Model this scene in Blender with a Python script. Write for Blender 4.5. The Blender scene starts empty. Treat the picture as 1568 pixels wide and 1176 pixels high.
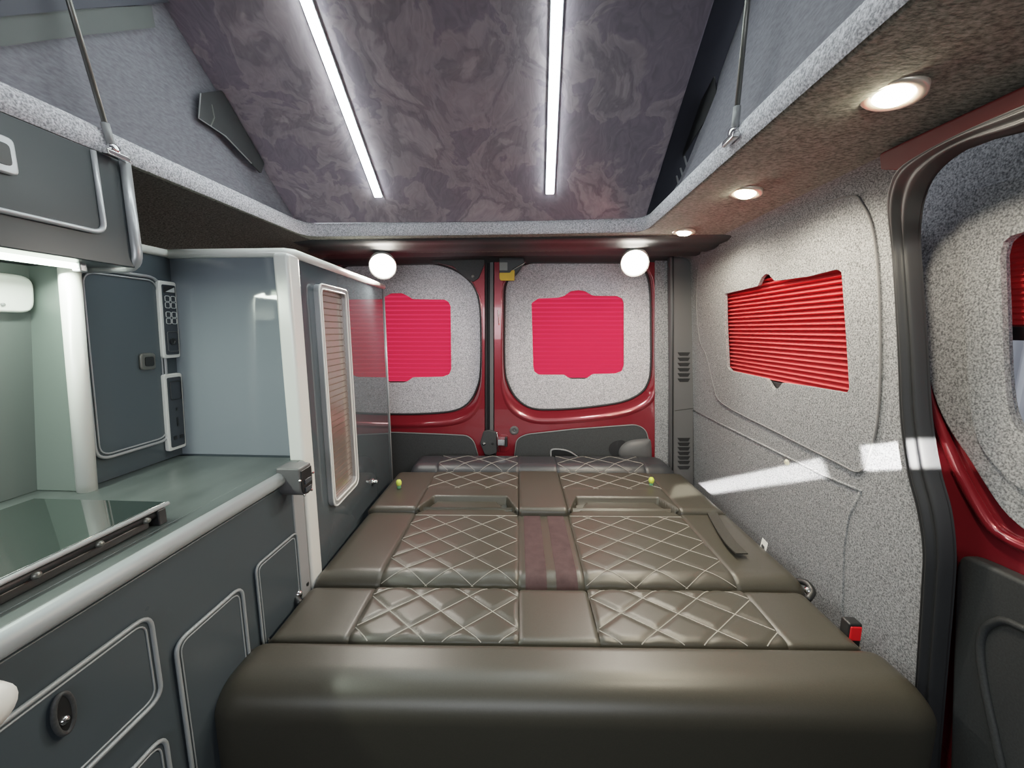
import bpy, bmesh, math, random
from math import sin, cos, tan, pi, sqrt, atan2, radians
from mathutils import Vector, Matrix
from mathutils.geometry import tessellate_polygon
random.seed(4)
SC = bpy.context.scene
COL = SC.collection

# ------------------------------------------------------------------ camera and plane helpers
F = 585.0; CX, CY = 784.0, 588.0
PITCH = atan2(83, 585); YAW = atan2(32, 585)
CAM = Vector((0, 0, 1.10))

def ray(u, v):
    x = (u - CX) / F; z = -(v - CY) / F; y = 1.0
    y2 = y * cos(PITCH) + z * sin(PITCH); z2 = -y * sin(PITCH) + z * cos(PITCH)
    return Vector((x * cos(YAW) - y2 * sin(YAW), x * sin(YAW) + y2 * cos(YAW), z2))

class Plane:
    """a real plane in the van: origin, two in-plane axes and the normal facing the room"""
    def __init__(s, o, ex, ey):
        s.o = Vector(o); s.ex = Vector(ex).normalized(); s.ey = Vector(ey).normalized()
        s.n = s.ex.cross(s.ey).normalized()
    def hit(s, u, v):
        d = ray(u, v); t = (s.o - CAM).dot(s.n) / d.dot(s.n)
        return CAM + d * t
    def at(s, u, v):
        p = s.hit(u, v) - s.o
        return (p.dot(s.ex), p.dot(s.ey))
    def pts(s, l): return [s.at(*p) for p in l]
    def p3(s, a, b, h=0.0): return s.o + s.ex * a + s.ey * b + s.n * h
    def off(s, h): return Plane(s.o + s.n * h, s.ex, s.ey)

def planeY(y): return Plane((0, y, 0), (1, 0, 0), (0, 0, 1))          # faces -Y, coords (x, z)
def planeXl(x): return Plane((x, 0, 0), (0, 1, 0), (0, 0, 1))         # faces +X, coords (y, z)
def planeXr(x): return Plane((x, 0, 0), (0, -1, 0), (0, 0, 1))        # faces -X, coords (-y, z)
def planeZ(z): return Plane((0, 0, z), (1, 0, 0), (0, 1, 0))          # faces +Z, coords (x, y)

# ------------------------------------------------------------------ object helpers
def root_off(o):
    v = Vector((0, 0, 0))
    while o is not None:
        v = v + o.location; o = o.parent
    return v
LOCAL = set()
def top(o):
    while o.parent is not None: o = o.parent
    return o

def thing(name, label, cat, loc=(0, 0, 0), rotz=0, group=None, kind=None):
    o = bpy.data.objects.new(name, None); COL.objects.link(o)
    o.empty_display_size = 0.05
    o.location = loc; o.rotation_euler = (0, 0, rotz)
    o['label'] = label; o['category'] = cat
    if group: o['group'] = group
    if kind: o['kind'] = kind
    if rotz: LOCAL.add(o)
    return o

def tag(o, label=None, cat=None, group=None, kind=None):
    if label: o['label'] = label
    if cat: o['category'] = cat
    if group: o['group'] = group
    if kind: o['kind'] = kind
    return o

def mesh(name, verts, faces, mat, parent=None, smooth=False, bevel=0, seg=2, fix=True):
    off = Vector((0, 0, 0))
    if parent is not None and top(parent) not in LOCAL: off = root_off(parent)
    me = bpy.data.meshes.new(name)
    me.from_pydata([tuple(Vector(v) - off) for v in verts], [], faces)
    me.update()
    if fix:
        bm = bmesh.new(); bm.from_mesh(me)
        bmesh.ops.remove_doubles(bm, verts=bm.verts, dist=1e-6)
        bmesh.ops.recalc_face_normals(bm, faces=bm.faces)
        bm.to_mesh(me); bm.free()
    me.materials.append(mat)
    if smooth:
        for p in me.polygons: p.use_smooth = True
    o = bpy.data.objects.new(name, me); COL.objects.link(o)
    if parent is not None: o.parent = parent
    if bevel:
        b = o.modifiers.new('bevel', 'BEVEL'); b.width = bevel; b.segments = seg
        b.limit_method = 'ANGLE'; b.angle_limit = radians(35)
        for p in me.polygons: p.use_smooth = True
        w = o.modifiers.new('wn', 'WEIGHTED_NORMAL'); w.keep_sharp = True
    return o

class MB:
    def __init__(s): s.v = []; s.f = []
    def add(s, v, f):
        n = len(s.v); s.v += [Vector(x) for x in v]; s.f += [tuple(i + n for i in q) for q in f]; return s
    def box(s, x0, x1, y0, y1, z0, z1):
        return s.add([(x0,y0,z0),(x1,y0,z0),(x1,y1,z0),(x0,y1,z0),(x0,y0,z1),(x1,y0,z1),(x1,y1,z1),(x0,y1,z1)],
                     [(0,3,2,1),(4,5,6,7),(0,1,5,4),(1,2,6,5),(2,3,7,6),(3,0,4,7)])
    def tube(s, path, r, n=8, closed=False, cap=True):
        path = [Vector(p) for p in path]; N = len(path); rings = []
        up = None
        for i, p in enumerate(path):
            a = path[i - 1] if (i > 0 or closed) else p
            b = path[(i + 1) % N] if (i < N - 1 or closed) else p
            t = (b - a).normalized()
            if up is None:
                up = Vector((0, 0, 1)) if abs(t.z) < 0.9 else Vector((1, 0, 0))
            e1 = t.cross(up)
            if e1.length < 1e-6: e1 = t.orthogonal()
            e1.normalize(); e2 = e1.cross(t).normalized(); up = e2
            rr = r[i] if isinstance(r, (list, tuple)) else r
            rings.append([p + e1 * rr * cos(2*pi*k/n) + e2 * rr * sin(2*pi*k/n) for k in range(n)])
        v = [q for R in rings for q in R]; f = []
        for i in range(N if closed else N - 1):
            j = (i + 1) % N
            for k in range(n):
                f.append((i*n+k, i*n+(k+1)%n, j*n+(k+1)%n, j*n+k))
        if cap and not closed:
            f.append(tuple(range(n))[::-1]); f.append(tuple((N-1)*n + k for k in range(n)))
        return s.add(v, f)
    def lathe(s, o, axis, prof, n=24):
        """prof: list of (radius, height along axis)"""
        o = Vector(o); a = Vector(axis).normalized(); e1 = a.orthogonal().normalized(); e2 = a.cross(e1)
        v = []; f = []
        for r, h in prof:
            for k in range(n):
                v.append(o + a*h + (e1*cos(2*pi*k/n) + e2*sin(2*pi*k/n))*max(r, 1e-5))
        for i in range(len(prof)-1):
            for k in range(n):
                f.append((i*n+k, i*n+(k+1)%n, (i+1)*n+(k+1)%n, (i+1)*n+k))
        f.append(tuple(range(n))[::-1]); f.append(tuple((len(prof)-1)*n+k for k in range(n)))
        return s.add(v, f)
    def build(s, name, mat, parent=None, **k): return mesh(name, s.v, s.f, mat, parent, **k)

def spline(pts, n=6, closed=False):
    pts = [Vector(p) for p in pts]; N = len(pts); out = []
    rng = range(N if closed else N - 1)
    for i in rng:
        if closed: a, b, c, d = pts[i-1], pts[i], pts[(i+1) % N], pts[(i+2) % N]
        else:
            b, c = pts[i], pts[i+1]
            a = pts[i-1] if i > 0 else b*2 - c
            d = pts[i+2] if i + 2 < N else c*2 - b
        for k in range(n):
            t = k / n
            out.append(0.5*((2*b) + (c-a)*t + (2*a-5*b+4*c-d)*t*t + (3*b-a-3*c+d)*t**3))
    if not closed: out.append(pts[-1])
    return [tuple(p) for p in out]

def rounded(pts, r, n=5):
    """round the corners of a closed 2D polygon; r number or list"""
    out = []; N = len(pts)
    for i in range(N):
        p = Vector(pts[i]); a = Vector(pts[i-1]); b = Vector(pts[(i+1) % N])
        rr = r[i] if isinstance(r, (list, tuple)) else r
        if rr <= 0: out.append(tuple(p)); continue
        da = (a-p); db = (b-p); rr = min(rr, da.length*.48, db.length*.48)
        p0 = p + da.normalized()*rr; p1 = p + db.normalized()*rr
        for k in range(n+1):
            t = k/n; out.append(tuple(p0*(1-t)**2 + p*2*t*(1-t) + p1*t*t))
    return out

def rect(x0, x1, y0, y1): return [(x0, y0), (x1, y0), (x1, y1), (x0, y1)]

def plate(name, pl, outline, depth, mat, parent=None, holes=(), bevel=0, seg=2, back=True, lift=0.0, smooth=False):
    """a sheet lying in plane pl with its face at the plane (+lift) and its back depth behind it"""
    loops = [list(outline)] + [list(h) for h in holes]
    flat = [p for L in loops for p in L]; M = len(flat)
    tri = tessellate_polygon([[Vector((p[0], p[1], 0)) for p in L] for L in loops])
    v = [pl.p3(p[0], p[1], lift) for p in flat] + [pl.p3(p[0], p[1], lift - depth) for p in flat]
    if len(loops) == 1:
        f = [tuple(range(M))]; b = [tuple(range(M, 2*M))[::-1]]
    else:
        f = [tuple(t) for t in tri]; b = [tuple(i + M for i in t)[::-1] for t in tri]
    if back: f = f + b
    k = 0
    for L in loops:
        n = len(L)
        for i in range(n):
            a, c = k + i, k + (i+1) % n
            f.append((a, c, c + M, a + M))
        k += n
    return mesh(name, v, f, mat, parent, bevel=bevel, seg=seg, smooth=smooth)

def ribbon(left, right, n_across, bump, nrm, N=60, extra=None):
    """loft between two 3D polylines; bump(t) offsets along nrm"""
    def res(P):
        P = [Vector(p) for p in P]; L = [0]
        for i in range(1, len(P)): L.append(L[-1] + (P[i]-P[i-1]).length)
        out = []; j = 0
        for k in range(N):
            s = L[-1]*k/(N-1)
            while j < len(P)-2 and L[j+1] < s: j += 1
            t = (s-L[j])/max(L[j+1]-L[j], 1e-9); out.append(P[j].lerp(P[j+1], min(max(t,0),1)))
        return out
    A, B = res(left), res(right); v = []; f = []; W = n_across
    for i in range(N):
        for k in range(W):
            t = k/(W-1); v.append(A[i].lerp(B[i], t) + Vector(nrm)*bump(t))
    for i in range(N-1):
        for k in range(W-1):
            f.append((i*W+k, i*W+k+1, (i+1)*W+k+1, (i+1)*W+k))
    return v, f

# ------------------------------------------------------------------ materials
def newmat(name):
    m = bpy.data.materials.new(name); m.use_nodes = True
    nt = m.node_tree; b = nt.nodes['Principled BSDF']
    return m, nt, b
def lin(r, g, b):
    f = lambda c: ((c/255+0.055)/1.055)**2.4 if c > 10 else c/255/12.92
    return (f(r), f(g), f(b), 1)
def plain(name, rgb, rough=.5, metal=0, coat=0, spec=.5, emis=None, estr=0):
    m, nt, b = newmat(name)
    b.inputs['Base Color'].default_value = lin(*rgb); b.inputs['Roughness'].default_value = rough
    b.inputs['Metallic'].default_value = metal; b.inputs['Coat Weight'].default_value = coat
    b.inputs['Specular IOR Level'].default_value = spec
    if emis:
        b.inputs['Emission Color'].default_value = lin(*emis); b.inputs['Emission Strength'].default_value = estr
    # faint real-world unevenness in the sheen
    n = nt.nodes.new('ShaderNodeTexNoise'); n.inputs['Scale'].default_value = 18; n.inputs['Detail'].default_value = 3
    mr = nt.nodes.new('ShaderNodeMapRange'); mr.inputs['To Min'].default_value = rough*.85; mr.inputs['To Max'].default_value = min(1, rough*1.15)
    tc = nt.nodes.new('ShaderNodeTexCoord')
    nt.links.new(tc.outputs['Object'], n.inputs['Vector']); nt.links.new(n.outputs['Fac'], mr.inputs['Value'])
    nt.links.new(mr.outputs['Result'], b.inputs['Roughness'])
    return m
def noisy(name, c0, c1, scale, rough=.9, lo=.35, hi=.65, detail=3, bump=.3, bdist=.002, stretch=(1,1,1), spec=.3, sheen=0):
    m, nt, b = newmat(name)
    tc = nt.nodes.new('ShaderNodeTexCoord'); mp = nt.nodes.new('ShaderNodeMapping'); mp.inputs['Scale'].default_value = stretch
    n = nt.nodes.new('ShaderNodeTexNoise'); n.inputs['Scale'].default_value = scale; n.inputs['Detail'].default_value = detail
    n.inputs['Roughness'].default_value = .6
    r = nt.nodes.new('ShaderNodeValToRGB'); r.color_ramp.elements[0].position = lo; r.color_ramp.elements[1].position = hi
    r.color_ramp.elements[0].color = lin(*c0); r.color_ramp.elements[1].color = lin(*c1)
    bp = nt.nodes.new('ShaderNodeBump'); bp.inputs['Strength'].default_value = bump; bp.inputs['Distance'].default_value = bdist
    L = nt.links.new
    L(tc.outputs['Object'], mp.inputs['Vector']); L(mp.outputs['Vector'], n.inputs['Vector']); L(n.outputs['Fac'], r.inputs['Fac'])
    L(r.outputs['Color'], b.inputs['Base Color']); L(n.outputs['Fac'], bp.inputs['Height']); L(bp.outputs['Normal'], b.inputs['Normal'])
    b.inputs['Roughness'].default_value = rough; b.inputs['Specular IOR Level'].default_value = spec
    b.inputs['Sheen Weight'].default_value = sheen
    return m

M = {}
M['carpet'] = noisy('grey_carpet', (84,86,90), (158,160,164), 300, .95, .34, .66, 2, .4, .002, spec=.1)
M['carpet_head'] = noisy('headliner_carpet', (88,91,86), (148,150,142), 260, .95, .34, .66, 3, .4, .002, spec=.1, stretch=(.5,1,1))
M['lit_carpet'] = noisy('lit_carpet', (128,128,134), (214,213,220), 300, .95, .34, .66, 2, .4, .002, spec=.1)  # grey carpet lightened to stand for light on rear doors and roof lip
M['trim_grey'] = plain('grey_edging', (138,144,148), .42, metal=.1)
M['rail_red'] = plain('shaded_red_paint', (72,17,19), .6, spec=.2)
M['laminate'] = plain('grey_laminate', (70,78,84), .035, coat=.3)
M['satin'] = plain('satin_laminate', (62,70,76), .3, spec=.35)
M['locker'] = plain('locker_laminate', (44,50,54), .3, spec=.3)
M['laminate_lit'] = plain('lit_laminate', (112,120,128), .06, coat=.3)  # grey laminate lightened to stand for reflected light on the cupboard side
M['alcove'] = plain('alcove_laminate', (92,99,98), .25)
M['edge'] = plain('silver_edging', (168,170,174), .3, metal=.4)
M['edge_white'] = plain('white_edging', (232,233,230), .3, metal=.1)
M['worktop'] = noisy('slate_worktop', (38,44,45), (82,89,88), 5, .28, .3, .7, 6, .03, .001, stretch=(1.2,.5,1), spec=.5)
M['red'] = plain('red_paint', (128,34,44), .24, metal=.4, coat=1)
M['black_rubber'] = plain('black_rubber', (32,33,36), .55, spec=.35)
M['black'] = plain('black_plastic', (26,27,29), .4)
M['dark_plastic'] = noisy('dark_plastic', (48,50,52), (60,62,64), 300, .55, .3, .7, 2, .15, .001)
M['mid_plastic'] = plain('grey_plastic', (80,80,82), .5)
M['pale_plastic'] = plain('pale_plastic', (128,130,132), .45)
M['chrome'] = plain('chrome', (215,215,215), .12, metal=1)
M['steel'] = plain('strut_metal', (112,112,108), .3, metal=.6)
M['canvas'] = noisy('canvas', (84,84,92), (106,106,114), 220, .85, .3, .7, 3, .2, .001, stretch=(1,.35,1))
M['canvas_hem'] = plain('canvas_hem', (72,76,76), .85)
M['canvas_dark'] = plain('dark_fabric', (48,50,60), .8)
M['net'] = plain('vent_mesh', (30,31,34), .7)
M['leather'] = noisy('leather', (50,48,42), (58,55,48), 420, .38, .3, .7, 3, .12, .0008, spec=.55)
M['leather_shaded'] = noisy('shaded_leather', (40,42,46), (48,50,54), 420, .4, .3, .7, 3, .12, .0008, spec=.5)  # same leather darkened to stand for shade on the tail cushion
M['maroon'] = noisy('maroon_suede', (52,36,38), (70,52,54), 40, .8, .3, .7, 4, .1, .001, stretch=(1,1,1))
M['thread'] = plain('thread', (156,152,145), .7)
M['strap'] = noisy('webbing', (30,30,28), (58,56,52), 500, .8, .3, .7, 2, .3, .001)
M['white'] = plain('white_plastic', (228,230,228), .4)
M['yellow'] = plain('yellow_plastic', (235,190,20), .4)
M['red_plastic'] = plain('red_plastic', (225,25,30), .4)
M['lime'] = plain('lime_plastic', (205,225,90), .3)
M['green'] = plain('green_plastic', (95,150,110), .35)
M['display'] = plain('display', (58,62,68), .2)
M['icon'] = plain('icon', (190,194,196), .5)
M['smoked'] = plain('smoked_glass', (30,38,35), .05, coat=1)
M['outside'] = noisy('corrugated_steel', (176,182,190), (212,216,222), 8, .6, .3, .7, 2, .0, .001, stretch=(1,1,.1))
M['spot_rim'] = plain('spot_rim', (215,205,190), .3, metal=.5)
M['groove'] = plain('groove', (46,50,54), .6)

def suede():
    m, nt, b = newmat('marbled_suede')
    tc = nt.nodes.new('ShaderNodeTexCoord'); L = nt.links.new
    n1 = nt.nodes.new('ShaderNodeTexNoise'); n1.inputs['Scale'].default_value = 3.2; n1.inputs['Detail'].default_value = 4
    mx = nt.nodes.new('ShaderNodeMix'); mx.data_type = 'RGBA'; mx.blend_type = 'ADD'; mx.inputs['Factor'].default_value = .35
    L(tc.outputs['Object'], n1.inputs['Vector']); L(tc.outputs['Object'], mx.inputs[6]); L(n1.outputs['Color'], mx.inputs[7])
    n2 = nt.nodes.new('ShaderNodeTexNoise'); n2.inputs['Scale'].default_value = 5.0; n2.inputs['Detail'].default_value = 5; n2.inputs['Roughness'].default_value = .55; n2.inputs['Distortion'].default_value = .5
    L(mx.outputs[2], n2.inputs['Vector'])
    r = nt.nodes.new('ShaderNodeValToRGB'); cr = r.color_ramp
    cr.elements[0].position = .36; cr.elements[0].color = lin(134,126,137)
    cr.elements[1].position = .70; cr.elements[1].color = lin(178,167,174)
    for p, c in ((.45,(136,127,139)), (.468,(160,149,157)), (.52,(152,142,151)), (.538,(134,126,135)), (.58,(143,134,142)), (.598,(165,154,162))):
        e = cr.elements.new(p); e.color = lin(*c)
    L(n2.outputs['Fac'], r.inputs['Fac'])
    n3 = nt.nodes.new('ShaderNodeTexNoise'); n3.inputs['Scale'].default_value = 38; n3.inputs['Detail'].default_value = 6; n3.inputs['Distortion'].default_value = 2.5
    mp = nt.nodes.new('ShaderNodeMapping'); mp.inputs['Scale'].default_value = (1, .45, .45); mp.inputs['Rotation'].default_value = (0, 0, .6)
    L(mx.outputs[2], mp.inputs['Vector']); L(mp.outputs['Vector'], n3.inputs['Vector'])
    r3 = nt.nodes.new('ShaderNodeMapRange'); r3.inputs['From Min'].default_value = .3; r3.inputs['From Max'].default_value = .7; r3.inputs['To Min'].default_value = .86; r3.inputs['To Max'].default_value = 1.13
    L(n3.outputs['Fac'], r3.inputs['Value'])
    mu = nt.nodes.new('ShaderNodeMix'); mu.data_type = 'RGBA'; mu.blend_type = 'MULTIPLY'; mu.inputs['Factor'].default_value = 1
    L(r.outputs['Color'], mu.inputs[6]); L(r3.outputs['Result'], mu.inputs[7]); L(mu.outputs[2], b.inputs['Base Color'])
    b.inputs['Roughness'].default_value = .75; b.inputs['Specular IOR Level'].default_value = .25
    return m
M['suede'] = suede()

def blind_mat(name, rgb, trans):
    m, nt, b = newmat(name); L = nt.links.new
    b.inputs['Base Color'].default_value = lin(*rgb); b.inputs['Roughness'].default_value = .8; b.inputs['Specular IOR Level'].default_value = .2
    t = nt.nodes.new('ShaderNodeBsdfTranslucent'); t.inputs['Color'].default_value = lin(min(255, rgb[0]+25), rgb[1]+14, rgb[2]+14)
    mx = nt.nodes.new('ShaderNodeMixShader'); mx.inputs['Fac'].default_value = trans
    out = nt.nodes['Material Output']
    tc = nt.nodes.new('ShaderNodeTexCoord'); n = nt.nodes.new('ShaderNodeTexNoise'); n.inputs['Scale'].default_value = 400
    bp = nt.nodes.new('ShaderNodeBump'); bp.inputs['Strength'].default_value = .1; bp.inputs['Distance'].default_value = .0005
    L(tc.outputs['Object'], n.inputs['Vector']); L(n.outputs['Fac'], bp.inputs['Height']); L(bp.outputs['Normal'], b.inputs['Normal'])
    L(b.outputs[0], mx.inputs[1]); L(t.outputs[0], mx.inputs[2]); L(mx.outputs[0], out.inputs[0])
    return m
M['blind'] = blind_mat('red_blind_fabric', (234,44,74), .6)
M['blind_side'] = blind_mat('red_blind_fabric_side', (214,66,70), .02)

def emit(name, rgb, s):
    m, nt, b = newmat(name)
    b.inputs['Base Color'].default_value = (0.8, 0.8, 0.8, 1)
    b.inputs['Emission Color'].default_value = lin(*rgb); b.inputs['Emission Strength'].default_value = s
    return m
M['led'] = emit('led_diffuser', (242,255,252), 46)
M['led_bar'] = emit('led_bar', (236,255,226), 10)
M['bulb'] = emit('warm_bulb', (255,238,206), 55)
M['spotbulb'] = emit('spot_bulb', (255,246,232), 45)
def glass():
    m, nt, b = newmat('window_glass')
    tr = nt.nodes.new('ShaderNodeBsdfTransparent'); gl = nt.nodes.new('ShaderNodeBsdfGlossy'); gl.inputs['Roughness'].default_value = .02
    fr = nt.nodes.new('ShaderNodeFresnel'); mx = nt.nodes.new('ShaderNodeMixShader')
    nt.links.new(fr.outputs[0], mx.inputs[0]); nt.links.new(tr.outputs[0], mx.inputs[1]); nt.links.new(gl.outputs[0], mx.inputs[2])
    nt.links.new(mx.outputs[0], nt.nodes['Material Output'].inputs[0]); return m
M['glass'] = glass()

# ------------------------------------------------------------------ the shell of the van
tag(MB().box(-1.04, .86, -1.3, 1.95, -.04, 0).build('floor', M['dark_plastic']), 'dark vinyl van floor under the bed', 'floor', kind='structure')
tag(MB().box(-1.06, -1.02, -.1, 1.9, 0, 1.44).build('wall_left', M['alcove']), 'grey lined van side behind the kitchen units', 'wall', kind='structure')

# ceiling: carpet headliner with the roof opening cut out (open towards the cab)
ZC, ZR = 1.41, 1.447
XL, XR, YR = -.765, .357, 1.30
cz = Plane((0, 0, ZC), (1, 0, 0), (0, -1, 0))     # faces down, coords (x, -y)
lip = [(XL, .3), (XL, -YR + .05), (XL + .03, -YR), (-.45, -YR - .004), (-.2, -YR - .010), (.1, -YR - .006), (XR - .03, -YR), (XR, -YR + .05), (XR, .3)]
outline = [(-1.03, 1.3), (-1.03, -1.60), (.63, -1.60), (.63, -.90), (.66, -.86), (.74, -.80), (.86, .2), (.86, 1.3)]
tag(plate('ceiling', cz, outline, ZR - ZC, M['carpet_head'], holes=[lip], bevel=.010, seg=3),
    'grey carpeted headliner around the raised roof opening', 'ceiling', kind='structure')
# cab behind the viewpoint: sides, dashboard raised to shade the bed front, open windscreen
tag(mesh('wall_front', [(-1.04,-.1,0),(-1.04,-1.3,0),(.85,-1.3,0),(.85,-.25,0),(-1.04,-.1,1.41),(-1.04,-1.3,1.41),(.85,-1.3,1.41),(.85,-.25,1.41),(-1.04,-1.3,1.04),(.85,-1.3,1.04)],
    [(0,1,8,5,4),(1,2,9,8),(2,3,7,6,9)], M['dark_plastic']), 'dark cab sides and dashboard at the front of the van', 'wall', kind='structure')

# carpet rolled over the lip of the opening, colour lightened for LED light
lipm = MB()
def lip_prof(p, inward):
    n = Vector((inward[0], inward[1], 0))
    P = Vector((p[0], p[1], 0))
    return [P + n*.004 + Vector((0,0,ZC-.001)), P + n*.009 + Vector((0,0,ZC+.008)), P + n*.009 + Vector((0,0,ZR-.006)), P + n*.003 + Vector((0,0,ZR+.004)), P - n*.02 + Vector((0,0,ZR+.006))]
path = [((XL,-.3),(1,0)), ((XL,YR-.05),(1,0)), ((XL+.012,YR-.015),(.7,-.7)), ((XL+.04,YR),(0,-1)), ((-.45,YR+.004),(0,-1)), ((-.2,YR+.008),(0,-1)), ((.1,YR+.005),(0,-1)), ((XR-.04,YR),(0,-1)), ((XR-.012,YR-.015),(-.7,-.7)), ((XR,YR-.05),(-1,0)), ((XR,-.3),(-1,0))]
vv = []; ff = []
for p, n in path: vv += lip_prof(p, n)
for i in range(len(path)-1):
    for k in range(4): ff.append((i*5+k, i*5+k+1, (i+1)*5+k+1, (i+1)*5+k))
tag(mesh('trim_1', vv, ff, M['lit_carpet'], smooth=True), 'grey carpet edging around the roof opening', 'trim', kind='structure')

# rear header above the doors, its dark colour partly standing in for shade
vv = []; ff = []
hp = [(1.345, 1.412), (1.352, 1.404), (1.40, 1.400), (1.455, 1.401), (1.465, 1.396), (1.50, 1.393), (1.56, 1.396), (1.585, 1.402), (1.60, 1.402), (1.63, 1.396), (1.66, 1.398), (1.68, 1.408), (1.72, 1.412), (1.79, 1.408), (1.80, 1.396), (1.84, 1.395), (1.86, 1.42)]
xs = [-1.03 + i*(1.69/24) for i in range(25)]
for x in xs:
    arch = .010*(1 - ((x + .19)/.86)**2)
    for y, z in hp: vv.append((x, y, z + arch*min(1, max(0, (y-1.35)/.12))))
n = len(hp)
for i in range(len(xs)-1):
    for k in range(n-1): ff.append((i*n+k, i*n+k+1, (i+1)*n+k+1, (i+1)*n+k))
tag(mesh('trim_2', vv, ff, M['dark_plastic'], smooth=True), 'grey moulded header trim above the rear doors', 'trim', kind='structure')

# left cove of the headliner above the cupboards
vv = []; ff = []
cp_ = [(-.775, 1.4095), (-.84, 1.405), (-.90, 1.388), (-.96, 1.355), (-1.0, 1.315), (-1.02, 1.27)]
for y in (.718, 1.0, 1.3, 1.6):
    for x, z in cp_: vv.append((x, y, z))
for i in range(3):
    for k in range(5): ff.append((i*6+k, i*6+k+1, (i+1)*6+k+1, (i+1)*6+k))
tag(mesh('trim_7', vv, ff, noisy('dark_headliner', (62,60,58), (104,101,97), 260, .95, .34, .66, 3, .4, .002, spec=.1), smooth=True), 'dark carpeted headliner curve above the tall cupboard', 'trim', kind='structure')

# right wall: leaning carpeted side
SL = .085
def XW(z): return .70 - SL*(z - 1.10)
rwp = Plane((XW(0), 0, 0), (0, -1, 0), (-SL, 0, 1))
# front edge of the wall follows the door seal
seal_L = [(1369,375),(1373,430),(1379,540),(1383,640),(1393,720),(1408,780),(1417,840),(1415,900),(1407,1030),(1398,1176)]
sl3 = [rwp.hit(*p) for p in seal_L]
def y_front(z):
    P = sl3
    if z >= 1.335: return P[0].y + .027 - (z - 1.335)/.075*.10
    if z >= P[0].z: return P[0].y + (z - P[0].z)*.25
    for a, b in zip(P, P[1:]):
        if b.z <= z <= a.z: return a.y + (b.y - a.y)*(a.z - z)/(a.z - b.z)
    return P[-1].y
hy0, hy1, hz0, hz1 = .872, 1.475, .930, 1.262
zs = [.0, .2, .4, .5, .6, .7, .76, .8, .85, hz0, 1.0, 1.06, 1.12, 1.18, hz1, 1.30, 1.34, 1.375]
vv = []; ff = []; NC = 22
def rows_at(z):
    yf = y_front(z) - (.012 if z > .62 else .020); c = [yf + (hy0 - yf)*i/6 for i in range(6)] + [hy0 + (hy1 - hy0)*i/8 for i in range(8)] + [hy1 + (1.79 - hy1)*i/7 for i in range(8)]
    return c
prof = [(XW(z), z) for z in zs] + [(.673, 1.388), (.663, 1.399), (.645, 1.407), (.62, 1.4105), (.60, 1.412)]
for x, z in prof:
    for y in rows_at(z): vv.append((x, y, z))
for i in range(len(prof)-1):
    for k in range(NC-1):
        zmid = (prof[i][1]+prof[i+1][1])/2
        if hz0 < zmid < hz1 and 6 <= k < 14: continue
        ff.append((i*NC+k, i*NC+k+1, (i+1)*NC+k+1, (i+1)*NC+k))
wall_r = tag(mesh('wall_right', vv, ff, M['carpet'], smooth=True), 'light grey carpeted van side wall beside the bed', 'wall', kind='structure')
# raised carpet panel with the blind opening
po = [(1090,381),(1160,349),(1240,320),(1304,300),(1322,312),(1337,345),(1345,400),(1349,470),(1350,560),(1346,640),(1335,690),(1318,722),(1280,706),(1200,666),(1108,618),(1094,590),(1083,545),(1073,522),(1068,470),(1072,405)]
hole = [(1111,450),(1162,438),(1168,425),(1174,419),(1179,420),(1188,430),(1240,423),(1284,412),(1291,416),(1297,500),(1303,595),(1299,602),(1240,592),(1200,586),(1195,593),(1190,597),(1184,594),(1175,580),(1120,568),(1115,562),(1112,500)]
pan = plate('carpet_panel', rwp, spline(rwp.pts(po), 4, True), .010, M['carpet'], wall_r, holes=[rounded(rwp.pts(hole), .004, 2)], bevel=.003, seg=2, lift=.0035)
gv = MB(); gv.tube([rwp.p3(p[0], p[1], .0030) for p in spline(rwp.pts(po), 4, True)], .0022, 6, closed=True)
gv.build('panel_seam', plain('seam_shadow', (118,118,120), .95), pan, smooth=True)
# embossed crease under the window and the joint by the door
cre = MB(); cre.tube([rwp.hit(*p) for p in [(1062,628),(1130,662),(1200,697),(1262,728),(1320,752)]], .0035, 6)
cre.build('crease', M['carpet'], wall_r, smooth=True)
cre = MB(); cre.tube([rwp.hit(*p) for p in [(1297,1010),(1290,930),(1292,840),(1300,790),(1318,752)]], .003, 6)
cre.build('crease', M['carpet'], wall_r, smooth=True)
tagm = thing('screw_cap', 'small cream screw cap on the right carpet wall in the sunlit band', 'cap', rwp.hit(1206,708))
MB().lathe(rwp.hit(1206,708), rwp.n, [(.008,-.002),(.0085,.003),(.006,.006),(.002,.007)], 14).build('cap', plain('cream', (205,200,180), .5), tagm, smooth=True)

# right rear pillar
dp = planeY(1.795)
pj = plate('trim_3', dp, dp.pts([(1003,374),(1031,374),(1031,760),(1003,760)]), .05, M['carpet'])
tag(pj, 'narrow carpeted jamb strip between right rear door and pillar trim', 'trim', kind='structure')
pp = planeY(1.745)
pil = plate('trim_4', pp, pp.pts([(1026,372),(1064,378),(1063,560),(1062,770),(1027,770),(1028,560)]), .04, M['mid_plastic'], bevel=.006, seg=3)
tag(pil, 'dark grey plastic rear pillar trim with two columns of vent slots', 'trim', kind='structure')
for i, y in enumerate([542,550,558,566,574,582, 673,680,687,694,701,708,716]):
    q = pp.pts([(1037,y-2.6),(1057,y-2.6),(1053.5,y+2.8),(1040.5,y+2.8)])
    plate('vent_slot', pp, rounded(q, .002, 2), .004, M['black'], pil, lift=.0012)
jl = MB(); jl.tube([pp.hit(1030,378)+Vector((0,-.003,0)), pp.hit(1029.5,770)+Vector((0,-.003,0))], .004, 6); jl.build('edge_seal', M['black'], pil)
jl = MB(); jl.tube([pp.hit(1033,629), pp.hit(1061,625)], .0018, 6); jl.build('joint_line', M['black'], pil)

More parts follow.
